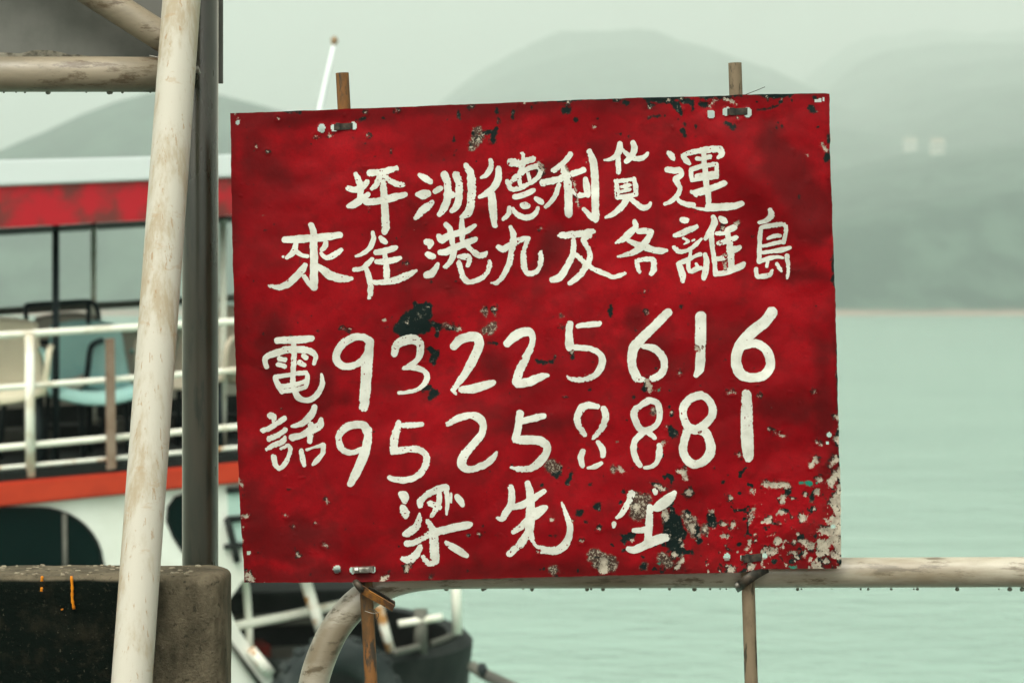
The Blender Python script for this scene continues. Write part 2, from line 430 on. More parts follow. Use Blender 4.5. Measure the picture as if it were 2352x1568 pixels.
def far_house(px, py, w, label):
    # step outward along the sight line until it meets the hillside
    D = 800.0
    while D < 3500:
        p = P(px, py, D)
        if hz(p.x, p.y) > p.z: break
        D += 4
    p = P(px, py, D); z0 = hz(p.x, p.y); w = max(w, 30 * D / FPX)
    t = thing('hillside_house', label, 'house', (p.x, p.y, z0 - 3))
    part('wall', box((p.x, p.y, z0 + 1.5), (w, 8, 9), bev=0.05), 'house_white', t, smooth=False)
    part('roof', prism([(p.x - w / 2 - 0.6, p.y - 4.6, z0 + 6), (p.x + w / 2 + 0.6, p.y - 4.6, z0 + 6), (p.x + w / 2 - 0.6, p.y, z0 + 8), (p.x - w / 2 + 0.6, p.y, z0 + 8)], (0, 0, 0.4)), 'house_roof', t, smooth=False)
    for k in range(3):
        for s in range(2):
            part('window', box((p.x - w / 2 + (k + 0.5) * w / 3, p.y - 4.02, z0 + 0.2 + 3.0 * s), (1.3, 0.1, 1.3)), 'window_glass', t, smooth=False)
far_house(2090, 346, 7.0, 'white house on the misty hillside, the paler of the two')
far_house(2152, 350, 6.5, 'cream house on the misty hillside beside the paler one')

def haze():
    mt = bpy.data.materials.new('haze'); mt.use_nodes = True; t = mt.node_tree; t.nodes.clear()
    out = t.nodes.new('ShaderNodeOutputMaterial'); v = t.nodes.new('ShaderNodeVolumePrincipled')
    v.inputs['Color'].default_value = (0.90, 0.965, 0.935, 1); v.inputs['Density'].default_value = 0.00051
    v.inputs['Anisotropy'].default_value = 0.2
    t.links.new(v.outputs[0], out.inputs['Volume']); MATS['haze'] = mt
    o = part('haze', box((0, 2450, 358), (7600, 5500, 724)), 'haze', smooth=False)
    tag(o, kind='stuff', label='pale sea mist over the water and hills')
haze()

# ------------------------------------------------------------------ the sign
CROPS = {'A': (1350, 560, 2.94), 'B': (2100, 560, 2.6133), 'C': (1050, 860, 2.94), 'D': (1650, 860, 2.94), 'E': (2400, 820, 2.94),
         'F': (1020, 1300, 2.4129), 'G': (1700, 1250, 2.24), 'H': (2400, 1200, 2.24), 'I': (1550, 1900, 2.7671), 'J': (2350, 1850, 2.24),
         'K': (1600, 360, 2.352), 'L': (2550, 220, 2.767), 'M': (880, 240, 2.94), 'N': (1500, 1150, 3.136), 'Q': (900, 1900, 3.408),
         'R': (2900, 1500, 1.96), 'T': (850, 2150, 1.8816)}
def strokes(crop, text):
    """'x y w  x y w ; ...' in the pixels of a detail view -> chains in photograph pixels"""
    x0, y0, s = CROPS[crop]; out = []
    for st in text.split(';'):
        v = [float(a) for a in st.split()]
        if v: out.append([(x0 + v[i] / s, y0 + v[i + 1] / s, v[i + 2] / s) for i in range(0, len(v), 3)])
    return out

CHARS = [  # (kind, view, brush strokes)
 ('c', 'A', '215 405 45 255 480 62 270 560 62 268 700 62; 125 570 50 215 585 62 300 545 62 350 495 45; 130 775 45 195 760 75 270 705 75 360 640 45; 385 385 72 500 385 72 600 360 66 695 330 46; 495 430 66 460 520 60 400 575 34; 560 430 45 640 490 62 720 525 62 770 525 44; 340 730 66 470 720 72 600 690 80 720 660 70 800 640 46; 535 490 55 545 600 66 550 750 76 562 900 82 565 1030 80 550 1090 46'),
 ('c', 'A', '965 415 40 1030 450 66 1090 490 56; 935 640 36 1000 640 96 1060 630 76; 920 915 46 990 840 76 1060 780 76 1115 735 40; 1150 605 56 1210 570 52; 1255 410 80 1290 500 76 1300 600 78 1290 700 76 1255 800 76 1200 880 44; 1290 640 76 1345 645 70; 1395 410 76 1425 500 76 1430 600 76 1425 700 72 1395 790 70 1345 835 46; 1510 300 52 1560 380 76 1578 500 82 1575 640 82 1565 780 86 1530 860 80 1455 905 26'),
 ('c', 'A', '1800 240 36 1810 300 48 1780 370 52 1740 420 42 1690 445 20; 1895 340 62 1890 450 68 1850 540 72 1770 620 66 1670 670 28; 1810 640 76 1825 760 86 1835 900 78 1845 1000 56; 2040 265 86 2130 265 72 2220 245 72 2300 225 56; 2175 170 46 2180 260 56 2165 340 56 2140 390 46; 1995 485 36 2030 560 52 2080 582 48 2160 560 46 2230 525 48 2300 490 46 2370 420 44 2388 350 46 2352 310 54 2250 335 54 2140 400 54 2050 490 46 2010 520 36; 2140 450 34 2145 520 34; 2245 400 32 2262 480 28; 2085 670 56 2180 650 56 2270 610 56 2310 590 40; 2020 800 42 2010 870 46 1950 930 28; 2065 810 36 2110 870 52 2190 912 60 2275 900 56 2335 850 46 2358 800 32; 2165 765 42 2200 770 76 2235 775 56; 2335 690 40 2385 720 56 2405 740 36'),
 ('c', 'B', '475 150 46 440 200 52 380 260 52 300 315 46; 190 450 64 280 430 62 400 395 62 500 355 60 610 315 50; 390 290 46 420 360 58 445 450 72 455 600 72 455 770 72; 355 470 42 320 570 42 270 650 42 215 700 28; 635 415 46 645 500 62 655 575 52; 500 530 38 560 575 48 630 575 38; 675 120 46 705 200 62 725 300 70 732 450 72 735 650 72 738 810 66; 735 840 46 690 800 50 615 725 30'),
 ('c', 'B', '990 40 46 985 110 66 940 175 46 880 205 26 830 210 10; 975 160 42 975 260 46 978 335 42; 1130 30 42 1145 90 56 1120 160 56 1060 225 46; 1020 105 22 1080 160 42 1160 195 46 1240 185 46 1285 135 20; 955 430 36 960 520 42 965 600 38; 950 430 36 1050 425 33 1140 405 33; 1135 410 36 1155 470 42 1160 560 42; 970 600 42 1080 590 42 1160 565 38; 1010 490 26 1050 480 32 1100 470 22; 1000 540 25 1100 520 25; 1060 620 56 1010 700 52 930 770 46 845 810 18; 1105 615 36 1160 660 46 1230 710 56 1290 695 46 1310 660 26'),
 ('c', 'B', '1505 140 42 1535 170 62 1550 195 36; 1490 310 52 1550 320 56 1620 320 56 1630 370 42 1575 410 56 1600 460 46 1620 510 42 1590 580 42 1530 640 38 1460 670 24; 1585 600 28 1620 645 36 1700 675 42 1760 680 46; 1760 705 14 1880 725 22 2000 720 42; 1915 695 56 2050 700 70 2180 690 62 2260 665 54; 1655 170 40 1690 220 50 1720 250 26; 1650 165 36 1760 125 46 1900 105 56 2040 95 56 2055 150 50 2020 190 26; 1870 150 42 1880 300 46 1895 450 50 1915 560 50 1920 640 46; 1800 195 36 1850 195 32 1930 175 40; 1735 320 40 1745 420 36; 1740 310 46 1850 275 40 1990 255 32; 2005 260 32 2005 340 32 2005 390 32; 1790 375 32 1900 360 36 1980 345 26; 1750 420 32 1880 400 36 2000 385 32; 1745 545 36 1820 545 62 1950 505 60 2085 450 50; 1770 560 30 1790 585 24'),
 ('c', 'C', '260 290 62 400 285 76 600 270 82 780 255 78 910 235 60; 570 120 55 598 200 72 600 350 78 605 500 82 605 650 82 605 780 88 610 850 72; 600 860 46 545 800 46 490 720 42; 390 340 46 380 400 56 340 460 56 285 500 36; 400 430 46 460 470 42 525 485 36; 245 490 20; 750 320 42 740 360 52 700 410 42; 690 450 32 740 500 42 800 490 56 870 450 56 925 410 34; 500 590 52 470 640 72 400 720 76 310 800 76 200 850 56 75 830 14; 650 600 46 720 650 72 800 710 96 900 740 86 1000 750 66 1050 745 30'),
 ('c', 'C', '1300 205 32 1305 280 52 1275 370 52 1200 440 42 1100 485 24; 1290 520 36 1230 580 52 1170 630 42 1080 640 40; 1220 630 42 1245 700 56 1265 780 56 1270 880 56 1265 950 46 1245 975 24; 1390 270 42 1420 300 62 1450 320 46; 1335 440 56 1430 425 62 1520 400 66 1560 385 50; 1345 550 50 1440 545 66 1550 530 60 1620 505 34; 1440 460 42 1450 540 52 1460 640 66 1460 720 66; 1290 790 52 1400 790 52 1550 770 70 1680 720 70 1760 680 46 1805 655 20'),
 ('c', 'D', '170 315 66 215 325 70 200 380 30; 175 460 46 215 480 70 250 490 46; 165 705 66 225 690 76 270 630 56 300 575 30; 395 115 52 435 160 62 455 240 62 470 330 46; 580 65 46 583 150 62 585 230 56 580 290 46; 310 250 56 350 285 86 440 235 66 550 210 66 650 180 60 735 125 30; 330 440 56 400 430 70 520 375 70 640 325 70 740 285 50; 490 420 56 470 500 56 430 570 50 380 610 40; 650 370 42 710 430 52 780 475 56 840 470 50 875 435 20; 545 490 30 610 490 62 660 490 52 670 540 46 650 590 36; 545 560 46 565 640 56 600 730 56 650 785 54 730 775 48 820 735 46 885 670 42 905 600 46 905 540 32'),
 ('c', 'D', '1155 145 42 1185 220 62 1180 330 66 1165 430 62 1145 550 56 1095 660 52 1040 750 46 985 795 40 930 795 14; 1010 375 46 1065 405 66 1130 360 56 1230 305 62 1330 275 50 1360 275 42; 1345 300 50 1325 370 42 1305 430 46 1305 560 62 1325 650 56 1380 690 46 1450 670 42 1495 600 42 1510 520 56 1510 450 46'),
 ('c', 'D', '1750 240 66 1850 235 66 1980 220 70 2080 205 70 2125 190 46; 1890 280 38 1900 350 56 1885 440 56 1850 540 66 1790 650 70 1720 740 80 1640 760 52; 2085 240 56 2010 290 56 2040 350 48 2080 430 52 2085 510 52 2050 590 76 1990 680 62 1920 750 56 1850 800 44; 1930 470 46 1990 530 46 2040 570 56 2110 625 46 2200 665 52 2290 700 46 2355 727 42 2435 712 42 2500 680 20'),
 ('c', 'E', '405 190 42 420 260 56 360 320 70 280 395 66 185 445 16; 450 310 56 540 305 66 600 320 56 560 400 60 500 480 76 420 540 60 330 580 46 215 605 18; 340 420 36 430 460 62 530 490 76 630 530 66 730 540 60 780 535 28; 430 655 36 445 730 42 470 795 26; 435 650 42 530 640 46 620 640 50 635 700 56 630 770 56 600 815 30'),
 ('c', 'E', '960 170 46 990 180 66 1020 185 46; 880 360 46 960 330 56 1070 285 56 1135 260 46; 980 390 16 1040 425 22 990 460 12; 1085 420 12 1110 410 18; 870 490 36 910 540 50 970 550 40 1060 520 36 1130 460 46 1190 400 20; 1065 530 32 1060 600 36 1040 680 36 1045 760 38 1075 780 42 1140 750 50 1190 740 30; 925 690 50 950 760 62 975 830 62 970 890 40; 930 680 42 1020 650 50 1110 605 36 1180 580 36; 1235 580 36 1255 650 52 1245 750 62 1220 860 46; 1130 690 18 1150 730 28; 1330 140 46 1345 210 66 1310 290 66 1240 395 34; 1310 330 50 1315 450 50 1335 580 46 1350 700 46 1355 800 50; 1415 150 30 1450 180 66 1480 195 36; 1380 335 46 1450 325 46 1520 290 62 1580 265 56; 1495 320 46 1520 430 66 1535 560 66 1545 680 62 1550 760 56; 1395 450 36 1500 420 56 1600 385 46; 1520 540 56 1600 515 66 1640 495 36; 1375 630 46 1440 625 42 1500 600 42; 1355 810 50 1450 800 56 1560 760 70 1660 720 66 1690 690 36'),
 ('c', 'E', '2000 60 42 2015 120 62 1960 180 42 1875 205 30; 1890 280 42 1880 400 42 1875 550 46 1870 660 42; 1900 265 38 2000 245 46 2120 230 42 2180 250 42 2185 330 38 2160 440 42; 1970 395 16 2050 365 42 2120 360 28; 1915 485 28 2040 455 36 2130 435 32; 1905 560 32 2020 545 32 2120 530 56 2235 500 34; 1870 665 38 1980 630 42 2080 610 32 2150 620 18; 1970 670 26 1962 725 16; 2080 690 30 2130 770 26; 2200 600 46 2210 690 40 2212 780 26 2205 860 16; 1835 750 36 1850 840 46 1930 835 46 2000 820 36 2025 770 18'),
 ('c', 'F', '215 150 52 300 145 56 420 140 66 545 130 50; 370 130 34 378 250 46 375 350 44 370 440 44 365 560 38 385 640 42; 110 400 42 100 320 46 180 275 56 300 240 60 430 235 60 530 250 56 585 300 36 570 370 26; 235 325 38 290 335 38; 225 380 38 285 395 38; 470 295 38 490 315 42; 430 360 42 475 385 38; 195 510 40 225 580 46 260 640 38; 200 500 38 300 485 32 400 465 32 490 460 36; 505 480 32 505 540 36 490 590 36; 260 590 36 380 575 36 490 540 32; 260 640 32 380 625 36 480 600 36; 385 640 46 420 700 50 490 725 42 560 705 46 620 640 46 650 560 40 640 470 10'),
 ('c', 'F', '150 870 56 180 880 52 180 930 28; 75 1020 36 170 975 46 280 900 42; 135 1095 46 220 1060 42 290 1010 36; 110 1195 26 180 1160 42 270 1120 46 290 1080 26; 180 1270 40 195 1340 36 225 1385 26; 250 1190 22 320 1160 28 340 1210 36 310 1300 36 270 1360 36 230 1385 26; 575 790 46 540 870 62 450 950 50 360 975 20; 360 1085 62 450 1060 50 540 1010 66 620 970 70 640 910 30; 540 960 50 535 1050 50 530 1120 42; 445 1210 36 460 1290 46 475 1350 30; 500 1200 22 560 1180 18 660 1155 36; 660 1160 36 650 1240 36 590 1310 46 560 1345 20'),
 ('d', 'F', '1100 150 72 1040 115 56 950 120 62 860 170 66 795 260 62 790 340 66 850 395 62 930 395 56 1010 360 52 1075 280 52 1110 200 66; 1110 160 70 1095 300 82 1080 420 102 1070 550 92 1060 680 92 1050 790 76'),
 ('d', 'F', '1345 280 50 1370 190 72 1450 145 82 1540 140 82 1595 190 66 1590 280 56 1560 340 46 1480 400 46 1440 415 34; 1500 405 46 1580 420 46 1640 450 42 1660 510 50 1630 570 40 1570 620 32 1480 645 28 1390 655 28'),
 ('d', 'F', '1080 1020 76 1050 970 72 980 960 62 900 975 66 830 1030 56 808 1100 48 830 1180 56 890 1225 46 960 1225 38 1020 1195 38; 1090 1010 66 1090 1100 72 1060 1220 86 1020 1330 82 970 1440 76 920 1530 52'),
 ('d', 'F', '1385 940 42 1365 1020 66 1345 1120 72 1335 1220 62; 1400 965 32 1500 965 46 1610 955 32; 1350 1220 52 1450 1200 56 1560 1195 56 1640 1240 56 1655 1310 56 1620 1400 56 1540 1470 52 1430 1495 52 1340 1485 42 1300 1470 36'),
 ('d', 'G', '260 300 66 320 240 72 400 215 72 470 225 80 485 290 76 455 370 72 410 460 72 350 560 60 290 640 46 260 680 38; 330 690 56 430 680 70 540 650 70 610 630 44; 245 690 20 275 725 16'),
 ('d', 'G', '735 280 56 800 215 76 880 175 76 945 180 66 965 240 42 945 320 52 890 430 62 840 540 66 820 620 72; 830 630 72 930 620 72 1040 575 56 1095 560 28'),
 ('d', 'G', '1300 105 56 1290 180 52 1295 270 70 1300 315 56; 1370 120 32 1460 108 42 1560 100 42; 1300 310 52 1400 315 46 1490 325 42 1560 365 42 1590 430 56 1565 510 56 1500 575 42 1400 600 36 1310 595 30 1275 570 10'),
 ('d', 'G', '215 995 40 300 945 56 400 920 52 480 940 66 520 1000 56 510 1080 56 450 1160 66 370 1250 66 325 1340 72 370 1400 56 460 1390 52 550 1350 56 610 1300 44 640 1250 14'),
 ('d', 'G', '850 905 62 840 1000 56 820 1090 62 810 1130 56; 870 970 52 960 950 56 1060 925 50; 820 1135 62 920 1140 72 1020 1145 72 1090 1190 66 1085 1260 56 1030 1330 70 950 1390 52 850 1400 42 770 1385 14'),
 ('d', 'G', '1460 825 56 1400 860 62 1365 940 52 1380 1020 46 1430 1090 34; 1460 825 56 1545 840 40; 1600 860 46 1620 930 56 1590 1020 46 1530 1100 30 1500 1130 10; 1550 1160 30 1590 1220 46 1595 1280 40; 1415 1240 40 1395 1300 46 1410 1370 34; 1460 1390 16 1530 1375 36 1580 1345 24'),
 ('d', 'H', '610 110 66 560 160 72 470 250 72 380 340 76 310 420 82 285 520 72 295 620 72 340 700 70; 390 415 36 480 430 56 555 500 62 578 580 56 550 660 56 470 705 50 440 715 28; 340 700 66 385 715 38'),
 ('d', 'H', '905 150 96 905 250 92 900 380 92 905 420 70 900 520 78 890 620 70 860 670 42'),
 ('d', 'H', '1540 110 96 1480 190 92 1380 270 92 1280 370 92 1225 480 86 1225 590 86 1270 670 82 1370 695 72 1470 670 76 1525 590 72 1515 490 76 1450 410 70 1370 390 66 1300 410 56'),
 ('d', 'H', '430 900 54 360 950 46 305 1000 56 320 1080 52 370 1160 52 460 1150 42 520 1090 42 535 1000 46 510 920 46 440 895 46; 390 1180 52 320 1250 46 300 1330 46 320 1420 46 360 1480 34; 400 1500 18 460 1490 28 510 1450 36 530 1370 50 530 1300 36; 430 1180 46 490 1230 36'),
 ('d', 'H', '900 850 66 810 880 66 750 960 66 750 1050 56 790 1130 66 860 1160 76 930 1120 70 1000 1040 66 1005 950 62 960 880 56 900 850 56; 780 1170 66 755 1260 62 745 1360 66 790 1440 70 850 1470 62 930 1440 66 985 1370 80 985 1270 70 940 1180 76 870 1160 66'),
 ('d', 'H', '1310 840 72 1315 950 92 1315 1100 100 1320 1250 100 1330 1380 92 1330 1420 54'),
 ('c', 'I', '145 205 50 185 230 96 190 290 40; 165 360 62 190 400 86 210 450 50; 355 430 26 345 500 56 310 570 76 240 630 76 190 650 44; 365 330 52 360 290 56 430 220 60 540 160 66 640 130 60 665 150 40; 650 160 46 665 260 46 660 350 36 655 430 20; 705 200 13 705 300 13; 570 200 46 570 280 50 550 350 50 500 430 32 475 460 12; 465 305 46 530 330 50 580 355 46; 770 235 50 805 280 70 830 325 46; 215 755 62 290 745 56 400 690 56 500 640 70 640 600 76 780 570 76 880 550 74 915 545 46; 445 500 30 480 560 56 510 620 76; 510 630 82 515 750 92 520 870 92 530 950 74; 540 960 46 450 965 56 390 900 36; 360 790 40 340 850 66 280 910 80 200 930 66 160 920 28; 230 960 36; 650 740 36 720 790 66 800 840 70 870 885 48'),
 ('c', 'I', '1365 135 56 1375 220 66 1370 310 66 1320 400 66 1265 480 54 1215 470 20; 1550 85 54 1575 180 70 1585 300 76 1580 420 92 1575 520 102 1565 620 84; 1390 350 56 1480 330 70 1580 280 66 1660 220 54 1735 175 44; 1395 625 40 1470 575 60 1560 490 76 1650 420 104 1720 375 74 1755 355 34; 1560 630 80 1500 720 80 1430 800 70 1350 870 58; 1590 650 54 1610 730 36 1650 780 26 1720 810 44 1800 835 70 1900 820 80 1980 740 76 2015 640 62 2015 540 60 1985 450 46 1955 370 32 1925 300 8; 1700 850 16 1800 850 40'),
 ('c', 'J', '395 275 54 360 370 46 310 450 40 265 490 24; 238 545 36 235 570 22; 780 270 34 720 330 86 640 390 76 600 410 34; 605 250 40 608 270 34; 560 400 46 555 480 56 550 580 62 545 660 62 540 700 56; 415 605 36 500 600 46 560 580 46; 370 775 44 420 780 56 520 735 70 620 690 80 700 670 64'),
]
DARK = [('K', '550 200 28 555 265 28; 910 175 32 910 215 36; 1070 195 22 1060 255 36; 925 270 26 930 305 34; 1530 190 38 1570 205 70 1600 175 36; 1650 285 46; 1855 275 22; 1240 165 26; 2020 100 40 2070 95 32; 2110 120 48 2140 125 44; 505 440 22 510 480 22; 2150 440 26; 2030 415 20; 2080 415 22; 910 360 34 880 400 54 880 470 54; 800 400 50 890 395 54; 1520 100 26 1600 100 26; 680 410 30'),
        ('L', '120 520 54 130 570 54 180 550 34; 380 510 54 430 560 100 470 640 52 480 670 30; 500 500 74 600 510 54 610 600 32; 690 540 54 760 560 60; 120 700 28 180 675 34 240 675 24; 310 680 28; 450 725 28; 520 770 42; 500 840 60 520 890 54; 640 770 14 650 810 22; 990 760 54 1060 800 62; 1400 470 30 1440 470 30; 1580 520 50; 1640 450 32 1680 455 32; 1920 590 82 1950 620 62; 1710 505 32; 1960 470 50; 2115 900 42 2120 960 32; 2110 1110 72 2090 1160 52 2125 1060 32; 1330 615 22 1450 595 28 1560 560 18; 1560 750 22; 1540 805 22; 1600 785 30; 1990 800 22; 1050 450 32 960 460 22 1150 450 18'),
        ('M', '760 605 10 900 610 40 940 620 26; 1600 710 34 1660 700 52 1700 680 34; 1920 685 38; 1200 850 16 1230 850 12; 1570 915 20'),
        ('N', '500 190 55 520 260 110 680 230 90 600 330 240 450 430 285 300 520 140 600 480 215 340 590 66; 720 440 54 800 490 80 770 600 52; 900 520 46 980 520 42; 690 770 70 760 830 100 730 920 100; 610 1270 82 690 1240 50; 740 1320 118 700 1380 70; 1400 255 26; 1420 690 32 1520 700 50; 165 490 26'),
        ('G', '1000 430 34 1060 450 40 1140 440 24 1160 390 18; 1320 400 44; 610 270 34; 1480 690 32; 1160 1450 50 1200 1440 50; 1310 1440 42 1280 1530 42; 1490 1540 32; 1050 1545 32; 780 1365 22; 860 750 18'),
        ('H', '90 90 54 100 50 32 95 150 22; 320 270 28; 640 1030 44; 650 1190 90 630 1140 50; 300 870 32; 400 720 32 400 800 50; 500 610 22; 620 950 24; 730 60 30'),
        ('J', '770 540 170 760 620 165 770 700 160 800 780 120; 850 640 90; 1120 540 95 1110 480 80; 1000 700 60; 900 450 60; 90 390 70; 100 580 48; 30 195 30; 320 780 38; 500 845 38; 500 925 66; 940 800 44; 600 190 48; 1215 175 32; 690 140 20; 330 260 46; 2010 320 46 2020 260 30; 1920 500 30; 1250 640 20; 1600 600 26; 1880 870 30; 2100 880 40; 2000 780 50'),
        ('I', '895 665 36; 1050 560 14; 2125 415 80; 2195 520 44; 2320 350 90; 1715 108 36; 1990 80 52; 2250 100 42; 1870 5 70; 885 1050 22; 1870 1115 40; 20 770 20; 120 785 14'),
        ('Q', '290 1430 44; 280 1290 36; 1160 1355 26; 1020 1425 34; 1220 650 20; 1050 500 20'),
        ('R', '880 40 14 882 170 16 878 260 14; 885 930 20; 885 1050 20; 740 1450 44; 400 1450 30; 110 610 20'),
        ('A', '280 170 16; 435 195 20; 1255 230 14; 1205 700 26; 1365 15 20; 1840 20 60'), ('C', '140 110 20'), ('F', '355 100 26; 1020 1130 28; 610 55 14; 1285 15 20; 865 40 22')]
BARE = [('K', '740 465 30; 665 535 12; 780 420 12; 1580 110 28; 1825 350 16; 2345 160 24; 670 160 12; 1170 115 12; 2040 95 12'),
        ('L', '860 500 18 830 530 18 790 580 12; 970 480 22 1020 500 18 1080 540 16; 1110 695 26; 2040 990 26 2090 1050 36; 1880 1110 12; 340 490 22; 490 485 12; 1430 465 20; 1590 500 16; 775 640 12; 125 575 16'),
        ('M', '1130 897 30; 1290 890 26; 680 685 14; 1740 888 16; 555 1075 12; 1710 620 16; 2085 580 22; 215 690 9; 180 632 10; 420 1020 9'),
        ('N', '1500 265 24; 950 490 20; 1060 510 28; 120 410 20; 1450 475 14; 660 245 14; 395 440 18'),
        ('H', '420 720 44 450 800 50; 420 110 16; 870 430 40 890 460 32; 710 655 20; 1140 828 12 1200 828 12; 1425 855 16; 1580 1190 20 1630 1215 24; 1245 1390 20; 570 1280 42; 470 980 20; 170 1500 34 200 1530 34; 700 1530 20 750 1530 42; 640 1010 14; 590 1140 14; 925 430 14; 895 1180 14'),
        ('J', '440 400 60; 900 470 30; 880 520 26; 930 560 40 950 610 34; 1050 590 36; 1000 650 24; 960 500 20; 1110 440 40; 690 440 50 700 490 50; 720 600 14; 790 560 16; 740 650 16; 830 690 22; 850 740 30; 910 265 50; 1280 315 34; 1480 250 34; 1750 315 52 1740 350 40; 1745 440 50; 1930 490 70; 1480 410 34 1470 470 28 1455 540 18; 1215 550 40; 1310 545 40 1290 580 34; 1590 190 38 1680 200 50 1790 205 40; 860 80 40 880 135 40; 2060 260 60; 1705 700 70; 1860 815 40; 2000 740 70; 1200 660 30 1260 665 30; 150 880 70 140 960 76; 850 870 34 800 930 34; 780 820 46; 1290 950 60; 1470 930 70; 1610 780 40; 2080 150 50; 2010 15 50; 2180 180 74 2230 100 50; 2240 320 90 2220 370 96; 2100 600 50 2200 620 90 2230 500 46; 2080 700 44 2090 800 80 2150 720 70 2230 660 56; 2200 820 50 2250 840 36; 2130 880 52; 2250 200 30 2255 400 30; 400 690 34; 620 210 28 680 235 34; 1430 765 34; 100 590 26; 2030 410 30; 1560 870 20'),
        ('R', '870 330 26; 875 500 44; 870 660 44 820 700 24; 710 670 44; 705 135 26; 430 460 22 455 480 18; 340 420 12; 720 520 10 760 550 10; 820 465 26'),
        ('Q', '215 60 22 225 150 26; 250 560 42 300 555 28; 240 700 16; 320 1350 74 370 1420 62 290 1400 50; 830 545 24; 1340 935 26 1375 960 22; 1000 1090 44 995 1050 18; 1395 320 8 1385 380 8; 1245 650 10; 930 695 12'),
        ('T', '1280 310 34 1330 280 10; 1460 240 24 1470 210 16; 1650 300 10'),
        ('I', '1010 640 24; 2045 510 34; 2150 730 24; 215 1030 50 240 990 32; 1665 840 16; 1815 490 26'),
        ('B', '150 240 36 185 310 40; 410 270 14 450 330 20 510 450 16 540 560 8 560 700 6; 2220 870 46; 2065 930 40; 160 920 20; 645 235 8'),
        ('E', '1470 690 46 1480 740 40; 1480 590 36; 520 1020 18'), ('F', '850 40 14; 920 40 14'), ('A', '355 800 8; 1670 10 24'), ('C', '1700 570 20'), ('G', '1215 120 10; 1325 352 18')]
BROWN = [('J', '880 470 80 930 550 120 970 630 100; 1050 600 90; 700 470 60 710 520 60; 1110 500 60; 830 820 60'), ('K', '730 380 80 700 460 62 670 550 50 760 440 70'), ('N', '1370 290 80 1390 350 42; 1490 260 42 1505 340 34; 1380 540 80 1480 480 105 1440 540 105; 880 480 60 1020 520 50; 690 1275 30'),
         ('G', '1130 1370 120 1170 1400 115; 1220 30 34'), ('H', '120 1510 66; 480 1000 60'), ('J', '430 320 128 450 450 135 520 330 105; 60 830 125 120 880 165 200 900 150; 680 850 100 720 900 88; 500 925 70; 2000 330 40'), ('I', '1840 1050 110')]
GREEN = [('J', '1910 180 24 2000 190 44; 2060 175 20; 640 900 20; 2060 770 20; 1880 800 12'), ('H', '525 805 16; 150 1265 8'), ('C', '2 2 0'), ('R', '500 1500 10 560 1505 10')]
STAIN_SHADE = [('M', '0 0 0')]
def collect(lst):
    out = []
    for c, t in lst: out += strokes(c, t)
    return out
DARK, BARE, BROWN, GREEN = (collect(a) for a in (DARK, BARE, BROWN, GREEN))
STAIN_SHADE = [[(3070, 560, 60), (3170, 700, 130), (3260, 900, 150)], [(3130, 1095, 30), (3300, 1110, 40)], [(1010, 560, 60), (1040, 640, 110), (1150, 720, 60)], [(1000, 1950, 90), (1050, 2150, 120), (1200, 2230, 60)],  # grime blobs; the first chain also paints in the shade of the fold
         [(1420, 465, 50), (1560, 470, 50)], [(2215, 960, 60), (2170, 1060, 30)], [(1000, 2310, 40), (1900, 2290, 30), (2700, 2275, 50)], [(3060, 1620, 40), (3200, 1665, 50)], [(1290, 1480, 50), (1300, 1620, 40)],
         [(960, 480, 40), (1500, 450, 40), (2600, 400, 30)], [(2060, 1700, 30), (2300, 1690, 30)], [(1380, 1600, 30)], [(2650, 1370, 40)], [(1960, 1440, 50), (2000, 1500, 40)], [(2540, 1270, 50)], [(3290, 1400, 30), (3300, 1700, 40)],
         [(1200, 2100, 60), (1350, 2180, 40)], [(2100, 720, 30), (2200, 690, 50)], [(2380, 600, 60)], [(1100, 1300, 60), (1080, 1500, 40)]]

def field(X, Y, chains):
    """smallest signed distance to any chain, evaluated only near each one"""
    out = np.full(X.shape, 60.0)
    for ch in chains:
        xs = [p[0] for p in ch]; ys = [p[1] for p in ch]; w = max(p[2] for p in ch) / 2 + 62
        mk = (X > min(xs) - w) & (X < max(xs) + w) & (Y > min(ys) - w) & (Y < max(ys) + w)
        if mk.any(): out[mk] = np.minimum(out[mk], seg_sdf(X[mk], Y[mk], ch))
    return out
def bare_field(X, Y):
    f = field(X, Y, BARE)
    # flaking grows towards the lower right corner and along the right edge
    near = np.clip((X - 2700) / 600, 0, 1) * np.clip((Y - 1650) / 600, 0, 1)
    n = fbm(X, Y, 46, 3, 51)
    flake = 52 - 54 * near - 46 * n + 8
    n2 = np.clip((X - 2350) / 700, 0, 1) * np.clip((Y - 1750) / 350, 0, 1)
    flake = np.minimum(flake, 50 - 27 * n2 - 48 * fbm(X, Y, 24, 3, 57))
    edge = (3352 - X) + 26 + 40 * fbm(X, Y, 70, 3, 77) - 40 * np.clip((Y - 1500) / 700, 0, 1)
    edgel = (X - 950 - (Y - 1800) * 0.055) + 16 + 30 * fbm(X, Y, 60, 3, 70) + 60 * np.clip((1850 - Y) / 100, 0, 1)
    tiny = 30 + 60 * (0.80 - vnoise(X / 23, Y / 23, 5)) * 1.6 - 6 * vnoise(X / 300, Y / 300, 8)
    return np.minimum(np.minimum(f, flake), np.minimum(np.minimum(edge, edgel), tiny))
def dark_field(X, Y):
    f = field(X, Y, DARK)
    tiny = 20 + 70 * (0.86 - vnoise(X / 34, Y / 34, 15)) * 1.6
    n2 = np.clip((X - 2000) / 700, 0, 1) * np.clip((Y - 1700) / 350, 0, 1)
    tiny = np.minimum(tiny, 58 - 30 * n2 - 70 * fbm(X, Y, 34, 3, 59))
    top = (Y - (453 - (X - 923) * 0.0334)) + 6 + 34 * fbm(X, Y, 120, 3, 44) + 8 - 16 * np.clip((X - 2400) / 600, 0, 1)
    right = (3340 - X) + 10 + 44 * fbm(X, Y, 110, 3, 45)
    return np.minimum(np.minimum(f, tiny), np.minimum(top, right))

